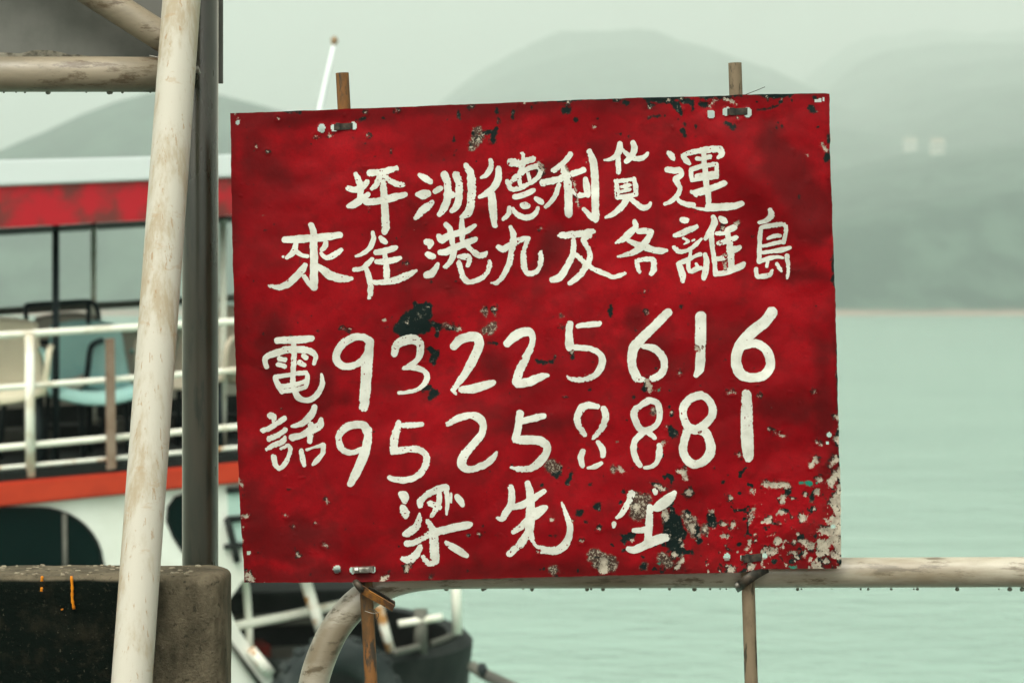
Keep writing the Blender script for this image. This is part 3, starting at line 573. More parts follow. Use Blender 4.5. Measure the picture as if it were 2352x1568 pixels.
def relief(X, Y):
    """metres towards the viewer: dents and folds of the sheet"""
    h = 0.0105 * fbm(X, Y, 620, 3, 1) + 0.0048 * fbm(X * 0.8 + Y * 0.25, Y, 210, 3, 2) + 0.0007 * fbm(X, Y, 70, 3, 4) + 0.0016 * fbm(X, Y, 120, 3, 14) * (0.35 + np.clip((X - 2200) / 700, 0, 1))
    d = ((X - 3000) * 0.79 - (Y - 640) * 0.61)          # fold running down to the right below the top right corner
    al = ((X - 3000) * 0.61 + (Y - 640) * 0.79)
    h += 0.020 * np.exp(-((d + 20) / 95.0) ** 2) * np.exp(-((al - 120) / 330.0) ** 2)
    h += 0.007 * np.exp(-((X - 2230) * 0.86 + (Y - 890) * -0.5) ** 2 / 40.0 ** 2) * np.exp(-(((X - 2230) * 0.5 + (Y - 890) * 0.86) / 130.0) ** 2) * -1
    h -= 0.012 * np.clip((X - 3230) / 100, 0, 1) ** 2 * np.clip((520 - Y) / 140, 0, 1) ** 2
    for cx, cy in ((1345, 508), (2930, 450), (1440, 2275), (3010, 2235)):     # pulled in at the clamps
        h -= 0.006 * np.exp(-(((X - cx) / 130) ** 2 + ((Y - cy) / 75) ** 2))
    return h
HOLES = [(951, 490, 6.5, 6.5), (1286, 512, 12, 16), (1413, 503, 13, 13), (1337, 511, 12, 14), (2844, 457, 13, 15), (2990, 450, 16, 17), (2906, 446, 14, 15),
         (3265, 403.5, 5, 5), (3279, 402, 6.5, 7), (3295, 396, 3, 6), (995, 2210, 6.5, 6.5), (1347, 2276, 14, 14), (1410, 2280, 10, 11), (1492, 2277, 10, 12),
         (2908, 2227, 11, 14), (3060, 2223, 8, 10), (2972, 2232, 10, 11), (3333, 2106, 7, 7), (3317, 1738, 7.5, 7.5), (3310, 1770, 4, 4)]

def lerp_poly(pts, axis, t):
    a = np.array(pts, float)
    return np.interp(t, a[:, axis], a[:, 1 - axis])
TOP = [(922, 454), (1600, 428), (2550, 391), (2900, 384), (2950, 379), (3290, 373), (3318, 376)]
BOT = [(978, 2329), (1400, 2327), (1541, 2325), (2100, 2309), (2600, 2297), (2969, 2288), (3040, 2275), (3365, 2272)]
LEF = [(922, 454), (924, 700), (935, 1200), (955, 1900), (965, 2100), (978, 2329)]
RIG = [(3318, 376), (3320, 582), (3330, 889), (3341, 1195), (3350, 1500), (3354, 1704), (3362, 1959), (3365, 2272)]
def build_sign():
    NXg, NYg = 600, 476
    u = np.linspace(0, 1, NXg); v = np.linspace(0, 1, NYg); U, V = np.meshgrid(u, v)
    def along(pts, t, axis):
        a = np.array(pts, float); q = a[0, axis] + (a[-1, axis] - a[0, axis]) * t
        o = np.interp(q, a[:, axis], a[:, 1 - axis])
        return (q, o) if axis == 0 else (o, q)
    tx, ty = along(TOP, U, 0); bx, by = along(BOT, U, 0); lx, ly = along(LEF, V, 1); rx, ry = along(RIG, V, 1)
    c = [TOP[0], TOP[-1], BOT[0], BOT[-1]]
    X = (1 - V) * tx + V * bx + (1 - U) * lx + U * rx - ((1 - U) * (1 - V) * c[0][0] + U * (1 - V) * c[1][0] + (1 - U) * V * c[2][0] + U * V * c[3][0])
    Y = (1 - V) * ty + V * by + (1 - U) * ly + U * ry - ((1 - U) * (1 - V) * c[0][1] + U * (1 - V) * c[1][1] + (1 - U) * V * c[2][1] + U * V * c[3][1])
    jag = fbm(X, Y, 40, 3, 88) * 3.0                      # nicked rim
    rim = np.minimum(np.minimum(U, 1 - U) * (NXg - 1), np.minimum(V, 1 - V) * (NYg - 1))
    X = X + np.where(rim < 1, jag, 0) * ((U < 0.5) * 1.0 - (U > 0.5)) * ((U == 0) | (U == 1)); Y = Y + np.where((V == 0) | (V == 1), jag * 0.6, 0)
    H = relief(X, Y)
    bare = bare_field(X, Y); dark = dark_field(X, Y); brown = field(X, Y, BROWN); green = field(X, Y, GREEN)
    H2 = H - 0.0005 * np.clip(-bare / 6 + 0.3, 0, 1) - 0.00025 * np.clip(-dark / 6 + 0.3, 0, 1)
    # lifted paint lips round the flakes
    H2 += 0.0009 * np.exp(-((bare - 9) / 5.0) ** 2) * (fbm(X, Y, 30, 2, 99) > 0.1)
    keepv = np.ones(X.shape, bool)
    for (hx, hy, ra, rb) in HOLES:
        e = ((X - hx) / ra) ** 2 + ((Y - hy) / rb) ** 2 + 0.25 * fbm(X, Y, 8, 1, 3)
        keepv &= e > 1
        H2 += 0.0022 * np.exp(-((np.sqrt(np.maximum(e, 0)) - 1.1) / 0.25) ** 2) * (ra > 9)
    D = DS - H2
    W = np.stack([(X / K - CX) * D / FPX, D, EYE + (HOR - Y / K) * D / FPX], -1)
    Wb = W.copy(); Wb[..., 1] += 0.0018
    n = NXg * NYg
    idx = np.arange(n).reshape(NYg, NXg)
    kc = keepv[:-1, :-1] & keepv[1:, :-1] & keepv[:-1, 1:] & keepv[1:, 1:]
    a, b, c_, d = idx[:-1, :-1][kc], idx[:-1, 1:][kc], idx[1:, 1:][kc], idx[1:, :-1][kc]
    front = np.stack([a, d, c_, b], 1); back = np.stack([a, b, c_, d], 1) + n
    edges = np.concatenate([front[:, [i, (i + 1) % 4]] for i in range(4)])
    key = np.sort(edges, 1); kk = key[:, 0] * (2 * n) + key[:, 1]
    un, inv, cnt = np.unique(kk, return_inverse=True, return_counts=True)
    be = edges[cnt[inv] == 1]
    side = np.stack([be[:, 1], be[:, 0], be[:, 0] + n, be[:, 1] + n], 1)
    faces = np.concatenate([front, back, side])
    verts = np.concatenate([W.reshape(-1, 3), Wb.reshape(-1, 3)])
    used = np.zeros(2 * n, bool); used[faces.ravel()] = True
    remap = np.cumsum(used) - 1; verts = verts[used]; faces = remap[faces]
    org = S((978 + 3365) / 2, 2300)
    sign = thing('painted_sign', 'weathered red metal sign with white hand painted Chinese characters and phone numbers', 'sign', org)
    verts = verts - np.array(org)
    me = bpy.data.meshes.new('sheet')
    me.vertices.add(len(verts)); me.vertices.foreach_set('co', verts.ravel().astype(np.float32))
    me.loops.add(faces.size); me.loops.foreach_set('vertex_index', faces.ravel().astype(np.int32))
    me.polygons.add(len(faces)); me.polygons.foreach_set('loop_start', (np.arange(len(faces)) * 4).astype(np.int32))
    me.update(calc_edges=True); me.validate(); me.shade_smooth()
    for nm, arr in (('sdf_bare', bare), ('sdf_dark', dark), ('sdf_brown', brown), ('sdf_green', green), ('sdf_stain_shade', np.minimum(field(X, Y, STAIN_SHADE), rim * 3.6 + 4))):
        at = me.attributes.new(nm, 'FLOAT', 'POINT')
        full = np.concatenate([arr.ravel(), np.full(n, 60.0)])[used]
        at.data.foreach_set('value', full.astype(np.float32))
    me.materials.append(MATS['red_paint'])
    o = bpy.data.objects.new('sheet', me); col.objects.link(o); o.parent = sign; WORLD[o.name] = WORLD[sign.name]
    o.data.set_sharp_from_angle(angle=R(50))
    return sign
sign = build_sign()

def march(F, x0, y0, st):
    """filled marching squares of F < 0 -> points, polygons, rim edges"""
    ny, nx = F.shape; ins = F < 0; pts = {}; V = []; polys = []; rim = []
    def vid(kx, p):
        if kx not in pts: pts[kx] = len(V); V.append(p)
        return pts[kx]
    cells = ins[:-1, :-1].astype(int) + ins[:-1, 1:] + ins[1:, 1:] + ins[1:, :-1]
    for j, i in zip(*np.nonzero(cells)):
        cor = [(j, i), (j, i + 1), (j + 1, i + 1), (j + 1, i)]
        poly = []
        for k in range(4):
            A, B = cor[k], cor[(k + 1) % 4]; fa, fb = F[A], F[B]
            if fa < 0: poly.append((vid(('v',) + A, (x0 + A[1] * st, y0 + A[0] * st)), 0))
            if (fa < 0) != (fb < 0):
                t = fa / (fa - fb); kk = ('e',) + min(A, B) + max(A, B)
                poly.append((vid(kk, (x0 + (A[1] + (B[1] - A[1]) * t) * st, y0 + (A[0] + (B[0] - A[0]) * t) * st)), 1))
        if len(poly) >= 3:
            polys.append([p[0] for p in poly])
            for k in range(len(poly)):
                p, q = poly[k], poly[(k + 1) % len(poly)]
                if p[1] and q[1]: rim.append((p[0], q[0]))
    return V, polys, rim
def smooth_stroke(pts, k=5):
    """round off a hand drawn chain but keep its sharp corners"""
    if len(pts) < 3: return pts
    a = np.array(pts, float); n = len(a); tan = np.zeros_like(a)
    for i in range(n):
        p, q = a[max(i - 1, 0)], a[min(i + 1, n - 1)]
        tan[i] = (q - p) / 2
        if 0 < i < n - 1:
            u, v = a[i, :2] - p[:2], q[:2] - a[i, :2]
            c = u.dot(v) / (np.hypot(*u) * np.hypot(*v) + 1e-9)
            lim = min(np.hypot(*u), np.hypot(*v)); L = np.hypot(*tan[i, :2])
            if L > lim: tan[i] *= lim / L
            if c < 0.25: tan[i] *= max(0.0, (c + 0.35) / 0.6)
    out = []
    for i in range(n - 1):
        for t in np.linspace(0, 1, k, endpoint=False):
            h = (2*t**3-3*t**2+1)*a[i] + (t**3-2*t**2+t)*tan[i] + (-2*t**3+3*t**2)*a[i+1] + (t**3-t**2)*tan[i+1]
            out.append((h[0], h[1], max(h[2], 0.5)))
    out.append(tuple(a[-1])); return out
def build_letter(n, kind, crop, text):
    ch = [smooth_stroke(c) for c in strokes(crop, text)]
    xs = [p[0] for s in ch for p in s]; ys = [p[1] for s in ch for p in s]
    st = 1.8; pad = 22
    gx = np.arange(min(xs) - pad, max(xs) + pad, st); gy = np.arange(min(ys) - pad, max(ys) + pad, st)
    X, Y = np.meshgrid(gx, gy)
    rough = vnoise(X / 90, Y / 90, 300 + n)               # some parts of a brush stroke are drier
    wob = 1.9 * fbm(X, Y, 19, 2, 200 + n) + (1.2 + 3.4 * np.clip(rough - 0.45, 0, 1) * 2) * fbm(X, Y, 6.5, 2, 230 + n)
    F = np.full(X.shape, 1e9)
    for s in ch: F = np.minimum(F, seg_sdf(X, Y, s))
    F = F - 2.0 + wob
    chip = (vnoise(X / 9, Y / 9, 400 + n) * 0.6 + vnoise(X / 4.5, Y / 4.5, 440 + n) * 0.4) - 0.80 - 0.10 * (1 - np.clip(rough * 1.6 - 0.3, 0, 1))
    F = np.maximum(F, chip * 30)
    b = bare_field(X, Y) + 10 * fbm(X, Y, 12, 2, 7)
    fd = field(X, Y, DARK) if kind == 'x' else None
    F = np.maximum(F, -b + 1.5)
    V, polys, rim = march(F, gx[0], gy[0], st)
    A = np.array(V); h = relief(A[:, 0], A[:, 1])
    def at(lift):
        D = DS - h - lift
        return np.stack([(A[:, 0] / K - CX) * D / FPX, D, EYE + (HOR - A[:, 1] / K) * D / FPX], -1)
    m = len(A)
    vv = np.concatenate([at(0.0009), at(-0.0004)])
    ff = [tuple(p[::-1]) for p in polys] + [(a, b2, b2 + m, a + m) for a, b2 in rim]
    o = part('painted_character' if kind == 'c' else 'painted_digit', (vv, ff), 'white_lettering_paint', sign)
    o.data.set_sharp_from_angle(angle=R(50))
for n, (kind, crop, text) in enumerate(CHARS): build_letter(n, kind, crop, text)

# ------------------------------------------------------------------ rods, railing, clamps
ROD_D = DS + 0.019
def rod(top, bottom, w, mat, label):
    a = P(top[0], top[1], ROD_D); b = P(bottom[0], bottom[1], ROD_D + 0.004)
    k = (0.02 - a.z) / (b.z - a.z); foot = a + (b - a) * k
    r = w * ROD_D / FPX / 2
    n = 24; pts = [a + (foot - a) * (i / n) + Vector((0.0006 * math.sin(i * 2.1), 0, 0)) for i in range(n + 1)]
    t = thing('support_rod', label, 'rod', (foot.x, foot.y, 0))
    V, F = tube(pts, r, 18, cap=False)
    inner, Fi = tube([pts[0] + Vector((0, 0, 0.0005)), pts[0] - Vector((0, 0, 0.03))], r * 0.78, 18, cap=True)
    F2 = [(k2, (k2 + 1) % 18, 0, 0) for k2 in range(0)]
    rimf = [(len(V) + k2, len(V) + (k2 + 1) % 18, (k2 + 1) % 18, k2) for k2 in range(18)]
    part('shaft', merge((V, F), (inner, Fi[:-2])) if False else tube(pts, r, 18), mat, t)
    flat_angle(t.children[0], 50)
    part('base_plate', box((foot.x, foot.y, 0.006), (0.08, 0.08, 0.012), bev=0.002), mat, t, smooth=False)
    return a, foot
rl = rod((786, 168), (852, 1568), 30, 'rusty_rod', 'rusty brown rod behind the sign standing at the bent end of the railing')
rr = rod((1688, 145), (1725, 1568), 31, 'brown_rod', 'grey brown rod behind the sign crossing the straight railing')

RAIL_D = DS + 0.019 + 0.0125 + 0.027
def railing():
    zc = P(0, 1317, RAIL_D).z; r = 34.5 * RAIL_D / FPX
    pts = [P(2900, 1313, RAIL_D), P(2300, 1313, RAIL_D), P(1700, 1315, RAIL_D), P(1200, 1316, RAIL_D)] + \
          cat([P(1060, 1317, RAIL_D), P(980, 1320, RAIL_D), P(900, 1337, RAIL_D), P(830, 1376, RAIL_D), P(776, 1434, RAIL_D), P(742, 1500, RAIL_D), P(720, 1572, RAIL_D), P(712, 1660, RAIL_D), P(710, 1760, RAIL_D)], 6)
    last = pts[-1]; pts.append(Vector((last.x, last.y, 0.01)))
    pts.insert(0, pts[0] + Vector((1.6, 0, 0)))
    t = thing('pipe_railing', 'wet bare metal pipe railing with a rounded end under the red sign', 'railing', (last.x, RAIL_D, 0))
    part('top_rail', tube(pts, r, 28), 'rail_pipe', t)
    for x in (pts[0].x - 0.35,):
        part('post', tube([(x, RAIL_D, zc), (x, RAIL_D, 0.01)], r * 0.95, 20), 'rail_pipe', t)
    part('mid_rail', tube([(last.x, RAIL_D, 0.5), (pts[0].x - 0.35, RAIL_D, 0.5)], r * 0.7, 16), 'rail_pipe', t)
    for x in (last.x, pts[0].x - 0.35):
        part('foot_plate', box((x, RAIL_D, 0.006), (0.14, 0.14, 0.012), bev=0.002), 'rail_pipe', t, smooth=False)
    return t, zc, r
rail, rail_z, rail_r = railing()

_drop = None
def drops(parent, x0, x1, y, z, n, seed, rad=0.0030):
    """beads of rain hanging under a pipe, one mesh shared"""
    global _drop
    rng = random.Random(seed)
    if _drop is None:
        prof = [(0.0, 1.0), (0.55, 0.75), (0.85, 0.3), (1.0, -0.25), (0.85, -0.85), (0.45, -1.2), (0.0, -1.32)]
        V, F = [], []; sg = 10
        for r_, z_ in prof:
            for k in range(sg):
                V.append((r_ * math.cos(2 * math.pi * k / sg), r_ * math.sin(2 * math.pi * k / sg), z_))
        for i in range(len(prof) - 1):
            for k in range(sg): F.append((i * sg + k, (i + 1) * sg + k, (i + 1) * sg + (k + 1) % sg, i * sg + (k + 1) % sg))
        _drop = bpy.data.meshes.new('water_drop'); _drop.from_pydata(V, [], F); _drop.validate(); _drop.shade_smooth(); _drop.materials.append(MATS['drop'])
    loc0 = WORLD[parent.name].translation
    for i in range(n):
        o = bpy.data.objects.new('water_drop', _drop); col.objects.link(o); o.parent = parent
        s = rad * rng.choice((0.5, 0.7, 0.9, 1.3)) * rng.uniform(0.85, 1.15)
        o.location = Vector((x0 + (x1 - x0) * (i + rng.uniform(-0.6, 1.6)) / n, y, z - s * 0.05)) - loc0
        o.scale = (s * rng.uniform(1.0, 1.5), s, s)
drops(rail, P(930, 0, RAIL_D).x, P(2420, 0, RAIL_D).x, RAIL_D, rail_z - rail_r, 30, 3, 0.0024)

def band(name, label, cxy, w_px, h_px, mat, ang=0.0, screw=False, group=None, rod_c=None, label_band=None):
    """strap that comes out of one hole, lies on the face of the sign, goes back through the next and round the rod"""
    c = S(*cxy); hw = w_px / K * DS / FPX / 2; hh = h_px / K * DS / FPX / 2
    fy = DS - float(relief(np.array(cxy[0]), np.array(cxy[1]))) - 0.0028
    by = ROD_D + 0.0150
    loop = [(-hw, fy + 0.006)] + [(-hw + 0.004 * (1 - math.cos(a)), fy + 0.004 - 0.004 * math.sin(a)) for a in (0.4, 0.9, 1.57)]
    loop += [(hw - 0.004 * (1 - math.cos(a)), fy + 0.004 - 0.004 * math.sin(a)) for a in (1.57, 0.9, 0.4)] + [(hw, fy + 0.006)]
    rx = min(hw * 0.72, 0.0135); ry = by - ROD_D
    loop += [(rx * math.cos(a) , ROD_D + ry * math.sin(a)) for a in np.linspace(0.1, math.pi - 0.1, 9)]
    V, F = [], []; n = len(loop); th = 0.0011
    ca, sa = math.cos(ang), math.sin(ang)
    for k in range(n):
        x, y = loop[k]; p, q = loop[k - 1], loop[(k + 1) % n]
        tx, ty = q[0] - p[0], q[1] - p[1]; L = math.hypot(tx, ty); nx_, ny_ = ty / L, -tx / L
        for (o_, z_) in ((0, -hh), (0, hh), (-th, hh), (-th, -hh)):
            lx = x + nx_ * o_; V.append((c.x + lx * ca - z_ * sa * 0.0, y + ny_ * o_, c.z + z_ + lx * sa))
    for k in range(n):
        j = (k + 1) % n
        for e in range(4): F.append((k * 4 + e, k * 4 + (e + 1) % 4, j * 4 + (e + 1) % 4, j * 4 + e))
    t = thing(name, label, 'clamp', (c.x, ROD_D, c.z), group=group)
    o = part('strap', (V, F), mat, t); flat_angle(o, 30)
    if screw:
        part('screw_housing', box((c.x + 0.002, fy - 0.004, c.z), (hw * 1.0, 0.009, hh * 1.8), bev=0.0025), 'bright_steel', t, smooth=False)
        part('screw_head', tube([(c.x - hw * 0.75, fy - 0.004, c.z), (c.x - hw * 0.42, fy - 0.004, c.z)], hh * 1.1, 8), 'bright_steel', t, smooth=False)
        for k in range(8):
            part('slot', box((c.x - hw * 0.1 + k * hw * 0.085, fy - 0.0088, c.z), (0.0005, 0.0008, hh * 1.0)), 'dark_band', t, smooth=False)
    else:
        part('buckle', box((c.x - hw * 0.55, fy - 0.0014, c.z), (hw * 0.45, 0.0025, hh * 2.25), bev=0.0008), mat, t, smooth=False)
    return t
band('hose_clamp', 'dark metal strap through the sign on the rusty rod, above the characters', (1372, 506), 76, 26, 'dark_band', 0.05)
band('hose_clamp', 'dark brown metal strap through the sign on the grey brown rod, above the characters', (2950, 447), 82, 27, 'dark_band', 0.04)
band('hose_clamp', 'shiny steel worm clamp through the bottom of the sign on the rusty rod', (1452, 2278), 88, 24, 'bright_steel', 0.05, screw=True)
band('hose_clamp', 'blackened strap through the flaking bottom corner of the sign on the grey brown rod', (3012, 2232), 76, 30, 'dark_band', 0.12)

def ribbon(pts, wdir, w, th):
    """flat strip: pts with half width along wdir"""
    V, F = [], []; pts = [Vector(p) for p in pts]; wd = Vector(wdir).normalized()
    for i, p in enumerate(pts):
        t = (pts[min(i + 1, len(pts) - 1)] - pts[max(i - 1, 0)]).normalized()
        wv = (wd - t * wd.dot(t)).normalized(); nn = t.cross(wv)
        for a, b in ((-1, -1), (1, -1), (1, 1), (-1, 1)): V.append(p + wv * (a * w / 2) + nn * (b * th / 2))
    for i in range(len(pts) - 1):
        for e in range(4): F.append((i * 4 + e, i * 4 + (e + 1) % 4, i * 4 + 4 + (e + 1) % 4, i * 4 + 4 + e))
    n = len(pts) - 1; F += [(3, 2, 1, 0), (n * 4, n * 4 + 1, n * 4 + 2, n * 4 + 3)]
    return V, F
# the rusty strap that ties rod and rail bend together
t = thing('tie_strap', 'rusty loose strap tying the rusty rod to the rounded railing end', 'strap', P(860, 1395, DS))
dF = ROD_D - 0.018
part('strap', ribbon(cat([P(818, 1342, RAIL_D - 0.02), P(824, 1346, dF), P(845, 1362, dF - 0.002), P(870, 1376, dF - 0.004), P(893, 1389, dF - 0.008), P(904, 1396, dF - 0.010)], 5), (-0.35, -0.25, 1), 0.0135, 0.0022), 'rust_band', t, smooth=False)
part('return_strap', ribbon(cat([P(845, 1352, dF + 0.010), P(872, 1366, dF + 0.012), P(893, 1378, dF + 0.010), P(907, 1386, dF + 0.004)], 5), (-0.3, -0.5, 1), 0.012, 0.002), 'dark_band', t, smooth=False)
part('knot', tube(cat([P(816, 1336, dF + 0.012), P(820, 1340, dF - 0.004), P(828, 1350, dF - 0.004), P(833, 1356, dF + 0.008)], 4), 0.0062, 10), 'dark_band', t)
t = thing('tie_strap', 'black rubber strap twisted round the straight railing and the grey brown rod', 'strap', P(1722, 1320, DS))
part('strap', ribbon(cat([P(1690, 1350, RAIL_D + 0.01), P(1696, 1346, RAIL_D - 0.030), P(1712, 1334, ROD_D - 0.018), P(1735, 1318, ROD_D - 0.014), P(1756, 1306, RAIL_D - 0.030), P(1772, 1299, RAIL_D - 0.012), P(1778, 1293, RAIL_D + 0.006)], 5), (-0.55, 0, 1), 0.017, 0.0018), 'dark_band', t)
part('screw', tube([P(1694, 1343, RAIL_D - 0.040), P(1694, 1343, RAIL_D - 0.026)], 0.0052, 12), 'bright_steel', t)
o = part('wire_end', tube(cat([P(1700, 223, DS + 0.004), P(1722, 214, DS + 0.003), P(1740, 207, DS), P(1757, 200, DS - 0.004)], 4), 0.0006, 6), 'wire')
tag(o, 'thin dark wire end sticking up above the sign beside the grey brown rod', 'wire')
t = thing('wire_twist', 'thin wire twist hanging beside the rusty rod under the sign', 'wire', P(866, 1400, DS))
part('strand', tube(cat([P(846, 1398, dF), P(862, 1402, dF - 0.002), P(870, 1412, dF), P(865, 1424, dF), P(868, 1440, dF)], 4), 0.0006, 6), 'wire', t)
part('strand', tube(cat([P(838, 1402, dF), P(858, 1408, dF - 0.004), P(872, 1404, dF)], 4), 0.0005, 6), 'bright_steel', t)

# ------------------------------------------------------------------ concrete wall
def wall():
    x1 = P(514.5, 0, 4.02).x; x0 = -3.6
    ztop = P(0, 1296, 4.16).z; yf, yb = 3.985, 4.165
    rc = 0.045
    outl = [(x0, yf)] + [(x, yf) for x in np.arange(x0 + 0.05, x1 - rc - 0.02, 0.03)]
    outl += [(x1 - rc + rc * math.sin(a), yf + rc - rc * math.cos(a)) for a in np.linspace(0, math.pi / 2, 8)]
    outl += [(x1 - rc + rc * math.cos(a), yb - rc + rc * math.sin(a)) for a in np.linspace(0, math.pi / 2, 8)]
    outl += [(x, yb) for x in np.arange(x1 - rc - 0.02, x0 + 0.05, -0.03)] + [(x0, yb)]
    n = len(outl)
    def inset(d):
        res = []
        for (x, y) in outl:
            xx = min(x, x1 - d) if x > x1 - rc - 1e-6 and d > 0 else x
            cyy = (yf + yb) / 2; yy = cyy + (y - cyy) * (1 - d / ((yb - yf) / 2))
            res.append((xx if x <= x1 - rc else x1 - rc + (x - x1 + rc) * (1 - d / rc), yy))
        return res
    rings = []
    rf = 0.016
    for z in np.arange(0, ztop - rf, 0.022): rings.append((0, z))
    for a in np.linspace(0, math.pi / 2, 6): rings.append((rf * (1 - math.cos(a)), ztop - rf + rf * math.sin(a)))
    rings.append((0.05 * 0.8, ztop + 0.001)); 
    V = []
    for d, z in rings:
        for (x, y) in inset(d): V.append((x, y, z))
    A = np.array(V)
    nz = fbm(A[:, 0] * 1000 + A[:, 1] * 700, A[:, 2] * 1000, 120, 4, 31) + 0.6 * fbm(A[:, 0] * 1000 + A[:, 1] * 700, A[:, 2] * 1000, 45, 2, 35)
    A[:, 1] += 0.004 * nz * np.where(A[:, 1] < (yf + yb) / 2, 1, -1)
    endw = np.clip((A[:, 0] - (x1 - 0.06)) / 0.06, 0, 1)
    A[:, 0] += endw * 0.009 * fbm(A[:, 2] * 1000, A[:, 1] * 900, 110, 4, 37)
    A[:, 2] += np.where(A[:, 2] > ztop - 0.012, 0.0034 * fbm(A[:, 0] * 1000, A[:, 1] * 1000, 26, 3, 33), 0)
    F = [(r * n + k, r * n + (k + 1) % n, (r + 1) * n + (k + 1) % n, (r + 1) * n + k) for r in range(len(rings) - 1) for k in range(n)]
    F.append(tuple((len(rings) - 1) * n + k for k in range(n)))
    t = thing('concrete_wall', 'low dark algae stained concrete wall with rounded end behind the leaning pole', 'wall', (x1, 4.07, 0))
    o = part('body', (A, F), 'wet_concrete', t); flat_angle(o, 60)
    def drip(pts, w):
        D = 3.972
        part('paint_drip', tube(cat([P(x, y, D + 0.004) for x, y in pts], 4), [w * (0.8 + 0.5 * math.sin(i * 1.9) ** 2) for i in range(4 * (len(pts) - 1) + 1)], 8), 'orange_paint', t)
    drip([(164, 1322), (166, 1350), (166, 1375), (170, 1398)], 0.0022)
    drip([(97, 1322), (96, 1334)], 0.0022); drip([(96, 1348), (95, 1357)], 0.0021)
    drip([(142, 1397), (143, 1400)], 0.002)
    # rubble crumbs bedded in the top
    rng = random.Random(4)
    for k in range(130):
        x = x1 - 0.05 - rng.random() * 0.42; y = yf + 0.012 + rng.random() * 0.15; s = rng.uniform(0.0016, 0.0042)
        part('stone_grain', box((x, y, ztop + s * 0.25), (s * 2.0, s * 1.6, s), Matrix.Rotation(rng.random() * 3, 3, 'Z'), bev=s * 0.25, seg=1), 'gravel', t, smooth=False)
wall()

# ------------------------------------------------------------------ pipe frame, board, leaning pole
t = thing('post_scaffold', 'dark upright post with cross pipe and slanting brace carrying a grey board', 'frame', (P(459, 0, 4.24).x, 4.24, 0))
PD = 4.24
xp = P(460, 0, PD).x; rp = 41.5 * PD / FPX
part('post', tube([(xp, PD, 0.0), (xp, PD, 0.9), (xp, PD, 1.6), (xp, PD, 2.7)], rp, 32), 'dark_galvanised_pipe', t)
CD = 4.215
part('cross_pipe', tube([P(-700, 172, CD), P(-200, 171, CD), P(250, 171, CD), P(440, 172, CD + 0.01)], 40.5 * CD / FPX, 28), 'weathered_pipe', t)
part('brace', tube([P(-400, -404, CD), P(238, 0, CD), P(366, 81, CD), P(430, 121, CD + 0.005)], 34.5 * CD / FPX, 24), 'weathered_pipe', t)
part('post', tube([(P(-760, 0, CD).x, CD + 0.02, 0.0), (P(-760, 0, CD).x, CD + 0.02, 2.7)], rp, 24), 'dark_galvanised_pipe', t)
zc2 = P(0, 171, CD).z
drops(t, P(0, 0, CD).x, P(352, 0, CD).x, CD, zc2 - 40.5 * CD / FPX, 9, 8, 0.0026)
BD = PD + rp + 0.004
bt = thing('grey_board', 'grey metal board fixed behind the dark post and cross pipe', 'board', P(100, 192, BD))
p0, p1 = P(-820, 192, BD), P(512, -420, BD)
part('sheet', box(((p0.x + p1.x) / 2, BD + 0.003, (p0.z + p1.z) / 2), (p1.x - p0.x, 0.006, p1.z - p0.z), bev=0.0015), 'grey_sheet', bt, smooth=False)
xs = np.linspace(P(-800, 0, BD).x, P(330, 0, BD).x, 120)
V, F = [], []
for i, x in enumerate(xs):
    zt = P(0, 112, BD).z - 0.006 + 0.010 * float(fbm(np.array(x * 1000), np.array(0.0), 60, 3, 6)) - 0.018 * max(0, (x - P(180, 0, BD).x) / 0.2)
    zb = P(0, 150, BD).z
    for (yy, zz) in ((BD - 0.0005, zt), (BD - 0.005, (zt * 0.6 + zb * 0.4)), (BD - 0.012, zb), (BD + 0.001, zb)): V.append((x, yy, zz))
for i in range(len(xs) - 1):
    for e in range(3): F.append((i * 4 + e, i * 4 + e + 1, i * 4 + 5 + e, i * 4 + 4 + e))
part('silt_line', (V, F), 'silt', bt)
a, b = P(417, 0, 4.145), P(302.5, 1568, 3.855)
dr = (b - a).normalized(); foot = a + dr * ((0.0 - a.z) / dr.z); topp = a - dr * 0.55
t = thing('leaning_pole', 'cream painted pipe with rust stains leaning in front of the dark post and concrete wall', 'pole', foot)
part('pipe', tube([topp + (foot - topp) * (i / 40) for i in range(41)], 43.6 * 4.145 / FPX, 36), 'cream_painted_pipe', t)
t = thing('bolt', 'small steel bolt joining the leaning pole to the dark post', 'bolt', P(455, 163, 4.16))
part('shank', tube([P(440, 165, 4.17), P(457, 161, 4.165)], 0.0042, 10), 'bright_steel', t)
part('nut', tube([P(452, 162.5, 4.165), P(458, 161, 4.165)], 0.0075, 6), 'bright_steel', t, smooth=False)
part('wire', tube(cat([P(343, 128, 4.17), P(352, 130, 4.165), P(366, 133, 4.16)], 3), 0.0012, 6), 'bright_steel', t)

# ------------------------------------------------------------------ ferry
D0 = 13.0
e1 = Vector((1, 0.555, 0.0575)).normalized(); e2 = Vector((-0.555, 1, 0)).normalized(); e2 = (e2 - e1 * e2.dot(e1)).normalized(); e3 = e1.cross(e2)
O = P(0, 1088, D0)
def bp(px, py, off=0.0):
    d = Vector(((px - CX) / FPX, 1, (HOR - py) / FPX)); C = Vector((0, 0, EYE))
    k = ((O + e2 * off - C).dot(e2)) / d.dot(e2)
    return C + d * k
BR = Matrix((e1, e2, e3)).transposed()
boat = thing('ferry', 'white ferry with orange band, red edged canopy roof and open upper deck behind the pier', 'boat', Vector((O.x, O.y, WATER_Z)), BR)
def bpart(name, vf, mat, parent=None, smooth=True): return part(name, vf, mat, parent or boat, smooth)
def bprism(loop, depth, mat, name, off=0.0, parent=None, bev=0.0):
    return bpart(name, prism([bp(x, y, off) for x, y in loop], e2 * depth, bev), mat, parent, False)
